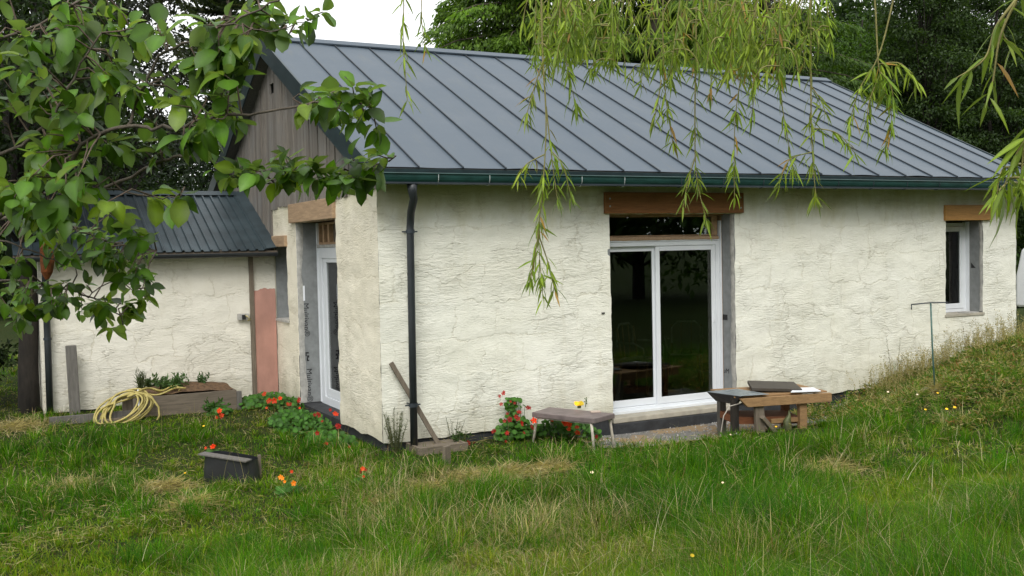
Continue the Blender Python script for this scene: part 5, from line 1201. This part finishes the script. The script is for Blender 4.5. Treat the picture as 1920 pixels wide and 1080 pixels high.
def place_leaves(parent, tmpls, P, D, N, L, cols, mat_obj, mat_vc, nobj=300, name='leaf'):
    n = len(P); D = unit(D); Y = unit(np.cross(N, D)); Z = np.cross(D, Y); dep = (P-CAM)@FW; u = 960+F*((P-CAM)@RT)/dep; v = 540-F*((P-CAM)@UP)/dep
    inview = (u > 5) & (u < 1915) & (v > 5) & (v < 1075); order = np.argsort(np.where(inview, -L/dep, 1)); single = set(order[:nobj].tolist())
    which = np.arange(n) % len(tmpls); meshes = []
    for V, Fc, C in tmpls:
        me = bpy.data.meshes.new(name); me.from_pydata([tuple(p) for p in V], [], [tuple(int(i) for i in f) for f in Fc]); a = me.color_attributes.new('Col', 'FLOAT_COLOR', 'POINT')
        a.data.foreach_set('color', np.stack([C, C, C, np.ones_like(C)], 1).astype(np.float32).ravel()); me.materials.append(mat_obj); me.shade_smooth(); meshes.append(me)
    inv = Matrix.Translation(-Vector(parent['loc0'])); VV, FF, CC = [], [], []; k = 0
    for i in range(n):
        V, Fc, C = tmpls[which[i]]
        if i in single:
            o = bpy.data.objects.new(name, meshes[which[i]]); COL.objects.link(o); o.parent = parent; o.matrix_parent_inverse = inv; l = L[i]
            o.matrix_basis = Matrix(((D[i, 0]*l, Y[i, 0]*l, Z[i, 0]*l, P[i, 0]), (D[i, 1]*l, Y[i, 1]*l, Z[i, 1]*l, P[i, 1]), (D[i, 2]*l, Y[i, 2]*l, Z[i, 2]*l, P[i, 2]), (0, 0, 0, 1)))
            o.color = (*cols[i], 1)
        else:
            VV.append(P[i]+(V[:, :1]*D[i]+V[:, 1:2]*Y[i]+V[:, 2:]*Z[i])*L[i]); FF.append(Fc+k); CC.append(cols[i][None]*C[:, None]); k += len(V)
    if VV: npmesh('foliage', np.concatenate(VV), np.concatenate(FF), mat_vc, parent, cols=np.concatenate(CC), smooth=True, kind='stuff')
def curve_pts(pts, n=5):
    """Catmull-Rom through (u, v, depth) points, in world space"""
    Q = np.array([P3(*p) for p in pts]); out = []
    for i in range(len(Q)-1):
        a, b, c, d = Q[max(i-1, 0)], Q[i], Q[i+1], Q[min(i+2, len(Q)-1)]
        for k in range(n):
            t = k/n; out.append(.5*((2*b)+(-a+c)*t+(2*a-5*b+4*c-d)*t*t+(-a+3*b-3*c+d)*t**3))
    out.append(Q[-1]); return np.array(out)

def fruit_tree():
    rng = np.random.default_rng(501)
    base = P3(-420, 700, 3.0); g = gz(base[0], base[1]); t = thing('fruit_tree', 'broad leaved fruit tree reaching in from the left with hanging branches', 'tree', (base[0], base[1], g))
    tp = [np.array([base[0], base[1], g-.1]), np.array([base[0]+.05, base[1], g+.8]), np.array([base[0]+.02, base[1]+.05, g+1.6]), np.array([base[0]+.1, base[1]+.1, g+2.4]), np.array([base[0]+.15, base[1]+.15, g+3.1])]
    MB().tube(tp, [.10, .085, .075, .055, .03], 12).build('trunk', MT['limb'], t, smooth=True)
    B = [([(-380, 520, 3.0), (-120, 470, 2.9), (40, 380, 2.8), (122, 317, 2.75), (163, 263, 2.72), (237, 237, 2.7), (304, 243, 2.66), (407, 218, 2.6), (481, 211, 2.56), (593, 191, 2.5), (690, 195, 2.45)], .020, .004),
         ([(237, 237, 2.7), (263, 170, 2.72), (300, 105, 2.7), (370, 72, 2.66), (437, 41, 2.6), (520, 0, 2.6), (590, -40, 2.6)], .011, .004),
         ([(-380, 380, 3.1), (-150, 330, 3.0), (0, 289, 2.9), (55, 260, 2.85), (110, 200, 2.8), (150, 120, 2.8), (190, 60, 2.8)], .018, .004),
         ([(-380, 420, 3.4), (-60, 420, 3.3), (120, 380, 3.1), (248, 330, 3.0), (296, 304, 2.95), (348, 293, 2.9), (407, 307, 2.85), (450, 330, 2.8), (520, 345, 2.75), (600, 338, 2.7), (690, 312, 2.65), (735, 300, 2.62)], .016, .003),
         ([(-100, 400, 3.0), (80, 360, 2.9), (185, 352, 2.85), (274, 367, 2.8), (330, 372, 2.8)], .010, .003),
         ([(-380, 560, 3.5), (-100, 540, 3.4), (0, 526, 3.35), (104, 537, 3.35), (165, 556, 3.4), (215, 585, 3.4), (235, 620, 3.4)], .012, .003),
         ([(-60, 420, 3.3), (60, 400, 3.25), (117, 417, 3.25), (152, 434, 3.25), (217, 456, 3.25), (290, 470, 3.25)], .009, .003),
         ([(-380, 200, 3.2), (-100, 100, 3.0), (40, 60, 2.9), (120, 20, 2.9), (200, -30, 2.9)], .016, .004),
         ([(165, 556, 3.4), (210, 530, 3.4), (255, 540, 3.4), (285, 570, 3.4)], .005, .002),
         ([(-120, 470, 2.9), (-20, 450, 2.8), (60, 470, 2.8), (120, 500, 2.85)], .009, .003),
         ([(437, 41, 2.6), (500, 60, 2.6), (560, 45, 2.6), (590, 35, 2.6)], .004, .002)]
    S_, R_ = [], []
    for pts, r0, r1 in B:
        c = curve_pts(pts, 5); c = c+rng.normal(size=c.shape)*.003; n = len(c); MB().tube(c, list(np.linspace(r0, r1*1.3, n)*.40), 8).build('branch', MT['limb'], t, smooth=True); S_.append(c)
    S_ = np.concatenate(S_)
    REG = [(60, 60, 110, 90, 15, 2.9), (170, 40, 80, 55, 7, 3.0), (60, 200, 100, 90, 13, 2.8), (170, 150, 70, 60, 7, 2.9), (290, 175, 60, 45, 6, 2.8), (265, 70, 45, 40, 3, 2.8), (415, 80, 60, 50, 9, 2.6), (480, 30, 60, 35, 6, 2.7), (555, 40, 30, 22, 2, 2.6), (600, 25, 8, 6, 1, 2.6),
           (340, 255, 60, 40, 7, 2.7), (405, 140, 50, 40, 5, 2.6), (410, 215, 40, 40, 4, 2.65), (470, 85, 32, 24, 3, 2.6), (110, 290, 100, 55, 10, 2.7), (240, 290, 70, 35, 3, 2.9), (50, 360, 80, 50, 9, 2.7), (140, 380, 70, 35, 6, 2.6),
           (590, 190, 38, 26, 5, 2.5), (650, 185, 40, 28, 6, 2.45), (695, 215, 25, 30, 3, 2.45),
           (440, 325, 45, 18, 4, 2.75), (510, 325, 50, 20, 6, 2.72), (590, 328, 55, 20, 7, 2.68), (660, 318, 45, 24, 6, 2.65), (712, 300, 28, 16, 3, 2.62), (560, 285, 40, 14, 1, 2.7), (300, 370, 40, 14, 2, 2.8),
           (60, 450, 90, 50, 9, 3.1), (150, 465, 80, 40, 10, 3.2), (220, 430, 55, 35, 5, 3.2), (205, 510, 55, 40, 9, 3.35), (100, 550, 70, 35, 8, 3.3), (195, 585, 55, 36, 9, 3.4), (35, 540, 50, 50, 6, 3.2), (262, 462, 30, 22, 3, 3.25), (262, 540, 26, 26, 4, 3.4), (30, 590, 40, 25, 2, 3.3)]
    P, D, N, L, C = [], [], [], [], []; tw = MB()
    for u, v, ru, rv, n, d in REG:
        for _ in range(int(n*1.3+.5)):
            a = rng.uniform(0, 6.283); q = rng.random()**.5; c = P3(u+ru*q*math.cos(a), v+rv*q*math.sin(a), d+rng.normal()*(.05 if u > 400 else .12))
            i = np.argmin(((S_-c)**2).sum(1)); b = S_[i]; dist = np.linalg.norm(c-b); mid = (b+c)/2+np.array([0, 0, .12*dist])+rng.normal(size=3)*.01
            tw.tube([b, mid, c], [.0028, .0022, .0013], 5, False); ax = c-mid; ax /= (np.linalg.norm(ax)+1e-6); nl = rng.integers(4, 8); ph = rng.uniform(0, 6.283)
            e1 = unit(np.cross(ax, np.array([.1, .2, 1.]))); e2 = np.cross(ax, e1); small = .75 if v > 430 else (.80 if u > 540 or (300 < v < 360 and u > 400) else 1.)
            tone = rng.uniform(.75, 1.25); yel = rng.random() < .12
            for k in range(nl):
                f = 1-.55*k/nl; p = mid*(1-f)+c*f; t_ = ph+2.4*k; out = (math.cos(t_)*e1+math.sin(t_)*e2)*(.9 if k else .3)+ax*(.55 if k else 1)
                dd = out+np.array([0, 0, -.15-.35*rng.random()])+rng.normal(size=3)*.2; P.append(p); D.append(dd); N.append(np.array([0, 0, 1.])+rng.normal(size=3)*.38-.25*FW)
                L.append(rng.uniform(.042, .090)*small); cc = np.array([.080, .175, .014])*tone*rng.choice([.4, .6, .85, 1.05, 1.3])*rng.uniform(.85, 1.15)*(.75 if v > 430 else 1)
                if yel or rng.random() < .06: cc = np.array([.17, .26, .02])*rng.uniform(.7, 1.1)
                C.append(cc)
    tag(tw.build('twigs', MT['twig'], t, smooth=True), kind='stuff')
    ts, ws = (.12, .32, .55, .78), (.62, .95, 1.0, .62)
    T = [leaf_template(ts, ws, .58, .16, .16, .14), leaf_template(ts, ws, .52, .36, .24, .14), leaf_template((.1, .3, .58, .8), (.5, .9, 1., .66), .62, -.10, .10, .12), leaf_template(ts, ws, .44, .24, .38, .15), leaf_template((.12, .36, .6, .82), (.55, .8, 1., .8), .60, .45, .12, .13)]
    place_leaves(t, T, np.array(P), np.array(D), np.array(N), np.array(L), np.array(C), MT['plum_obj'], MT['plum'])
fruit_tree()

def willow_tree():
    rng = np.random.default_rng(601); base = P3(2650, 700, 4.3); g = gz(base[0], base[1])
    t = thing('willow_tree', 'weeping willow overhanging from above with trailing yellow green strands', 'tree', (base[0], base[1], g))
    bx, by = base[0], base[1]
    MB().tube([(bx, by, g-.1), (bx-.05, by, g+1.2), (bx-.1, by, g+2.6), (bx-.3, by+.05, g+3.9)], [.22, .18, .15, .11], 14).build('trunk', MT['bark'], t, smooth=True)
    limbs = [[(2560, -560, 4.3), (2300, -520, 4.3), (1950, -420, 4.3), (1600, -340, 4.3), (1250, -300, 4.3), (950, -260, 4.2), (720, -180, 4.1)],
             [(1950, -420, 4.3), (1700, -300, 3.9), (1400, -230, 3.8), (1100, -200, 3.8)], [(2300, -520, 4.3), (2150, -300, 3.0), (2020, -160, 2.3), (1950, -60, 2.1)], [(1600, -340, 4.3), (1450, -260, 4.7), (1250, -200, 5.0), (1050, -160, 5.1)]]
    LP = []
    for i, l in enumerate(limbs):
        c = curve_pts(l, 6); MB().tube(c, list(np.linspace(.075 if i == 0 else .035, .008, len(c))), 9).build('limb', MT['bark'], t, smooth=True); LP.append(c)
    LP = np.concatenate(LP)
    STR = [  # hand placed strands: points, depth, leaf start, leaves, leaf length
        ([(752, -150), (757, 0), (756, 70), (764, 190)], 4.1, .35, 30, .085), ([(800, -120), (790, 20), (800, 100)], 4.2, .5, 14, .08),
        ([(1012, -150), (1015, 0), (1018, 110), (1024, 230), (1018, 350), (1010, 440), (1018, 560)], 3.9, .60, 70, .085), ([(1024, 200), (1035, 300), (1046, 380)], 3.95, .2, 20, .08), ([(1020, 110), (1000, 170), (985, 225)], 3.9, .25, 26, .08),
        ([(1020, 290), (985, 310), (970, 340)], 3.9, .2, 16, .07), ([(1010, 430), (1003, 480), (992, 530)], 3.88, .3, 16, .08), ([(1030, 280), (1055, 310), (1072, 375)], 3.95, .2, 18, .075), ([(1010, 440), (1030, 500), (1040, 545)], 3.9, .3, 16, .08),
        ([(1052, -120), (1050, 20), (1062, 120), (1082, 205)], 4.0, .3, 50, .09), ([(1090, -120), (1085, 10), (1098, 100)], 4.1, .3, 30, .085),
        ([(1245, -100), (1243, 60), (1248, 180), (1262, 270)], 4.2, .3, 45, .085), ([(1240, 150), (1232, 200), (1225, 230)], 4.2, .1, 14, .08),
        ([(1305, -100), (1305, 80), (1303, 220), (1306, 330), (1325, 415)], 4.1, .35, 48, .08), ([(1305, 290), (1290, 340), (1280, 390)], 4.1, .2, 14, .075),
        ([(1385, -80), (1392, 100), (1378, 230), (1377, 370)], 4.1, .35, 42, .08), ([(1410, -80), (1420, 100), (1408, 230)], 4.2, .4, 26, .08), ([(1345, -80), (1340, 80), (1330, 190)], 4.3, .3, 28, .08),
        ([(1450, -80), (1455, 100), (1470, 220), (1490, 330)], 4.2, .4, 34, .08), ([(1520, -80), (1520, 80), (1521, 220), (1524, 300), (1530, 370)], 4.0, .3, 46, .085), ([(1524, 285), (1480, 300), (1462, 345)], 4.0, .1, 20, .075), ([(1522, 240), (1570, 250), (1605, 290)], 4.0, .15, 24, .08), ([(1520, 160), (1540, 190), (1548, 215)], 4.0, .2, 12, .08),
        ([(1625, -120), (1640, 0), (1645, 90), (1650, 140), (1672, 220), (1660, 275)], 4.0, .55, 36, .08), ([(1700, -120), (1668, 30), (1645, 110), (1610, 170), (1592, 235)], 4.0, .5, 34, .085), ([(1648, 120), (1690, 120), (1725, 160)], 4.0, .0, 26, .09), ([(1650, 140), (1630, 190), (1625, 240)], 4.0, .0, 26, .09), ([(1650, 135), (1670, 160), (1676, 200)], 3.95, .0, 22, .09),
        ([(1955, -60), (1905, 0), (1868, 50), (1846, 110), (1790, 148)], 2.1, .15, 16, .095), ([(1905, 0), (1875, 70), (1862, 150), (1850, 190)], 2.1, .3, 9, .085), ([(1905, 5), (1880, 60), (1905, 90)], 2.15, .2, 7, .08),
        ([(1990, 120), (1945, 220), (1905, 290), (1880, 360)], 2.0, .3, 16, .10), ([(1960, 200), (1925, 260), (1915, 340), (1925, 370)], 2.0, .2, 10, .10)]
    for i in range(54):      # the dense curtain along the top
        u = rng.uniform(1000, 1560) if i < 66 else rng.uniform(960, 1100); d = rng.uniform(3.7, 5.1)
        env = 60+75*fnoise(np.array([u]), np.array([0.]), .02, 5)[0]+(40 if 1200 < u < 1480 else 0); ve = env*rng.uniform(.55, 1.2); dr = rng.normal()*25-12
        STR.append(([(u-dr*.3, -170), (u, -20), (u+dr*.6, ve*.55), (u+dr, ve)], d, .35, int(20+ve*.13), .080))
    shoots = []
    for pts, d, s0, nl, ll in STR[31:]:
        for q in range(rng.integers(1, 4)):
            f = rng.uniform(.35, .95); i = min(int(f*(len(pts)-1)), len(pts)-2); g_ = f*(len(pts)-1)-i; u0 = pts[i][0]*(1-g_)+pts[i+1][0]*g_; v0 = pts[i][1]*(1-g_)+pts[i+1][1]*g_
            w_ = rng.choice([-1, -1, 1])*rng.uniform(15, 60); h_ = rng.uniform(15, 60); dd = d+rng.normal()*.12
            shoots.append(([(u0, v0, d), (u0+w_*.55, v0-4+h_*.12, dd), (u0+w_*.9, v0+h_*.5, dd), (u0+w_, v0+h_, dd)], None, .1, rng.integers(7, 14), .082))
    STR = STR+shoots
    P, D, N, L, C = [], [], [], [], []; tw = MB()
    for pts, d, s0, nl, ll in STR:
        c = curve_pts([(q[0], q[1], d if d else q[2]) for q in pts], 6)
        if pts[0][1] < -50:
            j = np.argmin(((LP-c[0])**2).sum(1)); c = np.concatenate([LP[j][None], c])
        n = len(c); main = len(pts) > 4 and d is not None; cl = rng.uniform(0, 6.283)
        o = MB().tube(c, list(np.linspace(.0045 if main else .003, .0012, n)), 6, False)
        if main: o.build('strand', MT['willowtwig'], t, smooth=True)
        else: tw.v, tw.f = (tw.v+o.v, tw.f+[tuple(i+len(tw.v) for i in f) for f in o.f])
        tone = rng.uniform(.8, 1.25); yel = rng.random(); ph = rng.uniform(0, 6.283)
        for k in range(nl):
            f = (k+rng.random()*.9)/nl; f = f+.055*math.sin(f*19+cl)*(nl > 20); f = s0+(1-s0)*f; f = max(0, min(f, .999))*(n-1); i = int(f); p = c[i]+(c[i+1]-c[i])*(f-i); ax = unit(c[i+1]-c[i]); a = ph+2.5*k
            side = RT*math.cos(a)+FW*math.sin(a); dd = ax*.5+side*rng.uniform(.3, 1.0)+np.array([0, 0, -rng.uniform(.25, .9)])+rng.normal(size=3)*.22
            P.append(p); D.append(dd); N.append(side+np.array([0, 0, .8])+rng.normal(size=3)*.5); L.append(ll*rng.uniform(.65, 1.2))
            cc = np.array([.14, .23, .016])*(1-yel*.5)+np.array([.30, .33, .03])*yel*.5
            if rng.random() < .03: cc = np.array([.26, .15, .03])
            C.append(cc*tone*rng.uniform(.75, 1.25))
    tag(tw.build('twigs', MT['willowtwig'], t, smooth=True), kind='stuff')
    ts, ws = (.15, .4, .7), (.75, 1.0, .62)
    T = [leaf_template(ts, ws, .115, .12, .15, .05), leaf_template(ts, ws, .10, .28, .2, .05), leaf_template(ts, ws, .125, .02, .3, .05)]
    place_leaves(t, T, np.array(P), np.array(D), np.array(N), np.array(L), np.array(C), MT['willow_obj'], MT['willow'])
willow_tree()
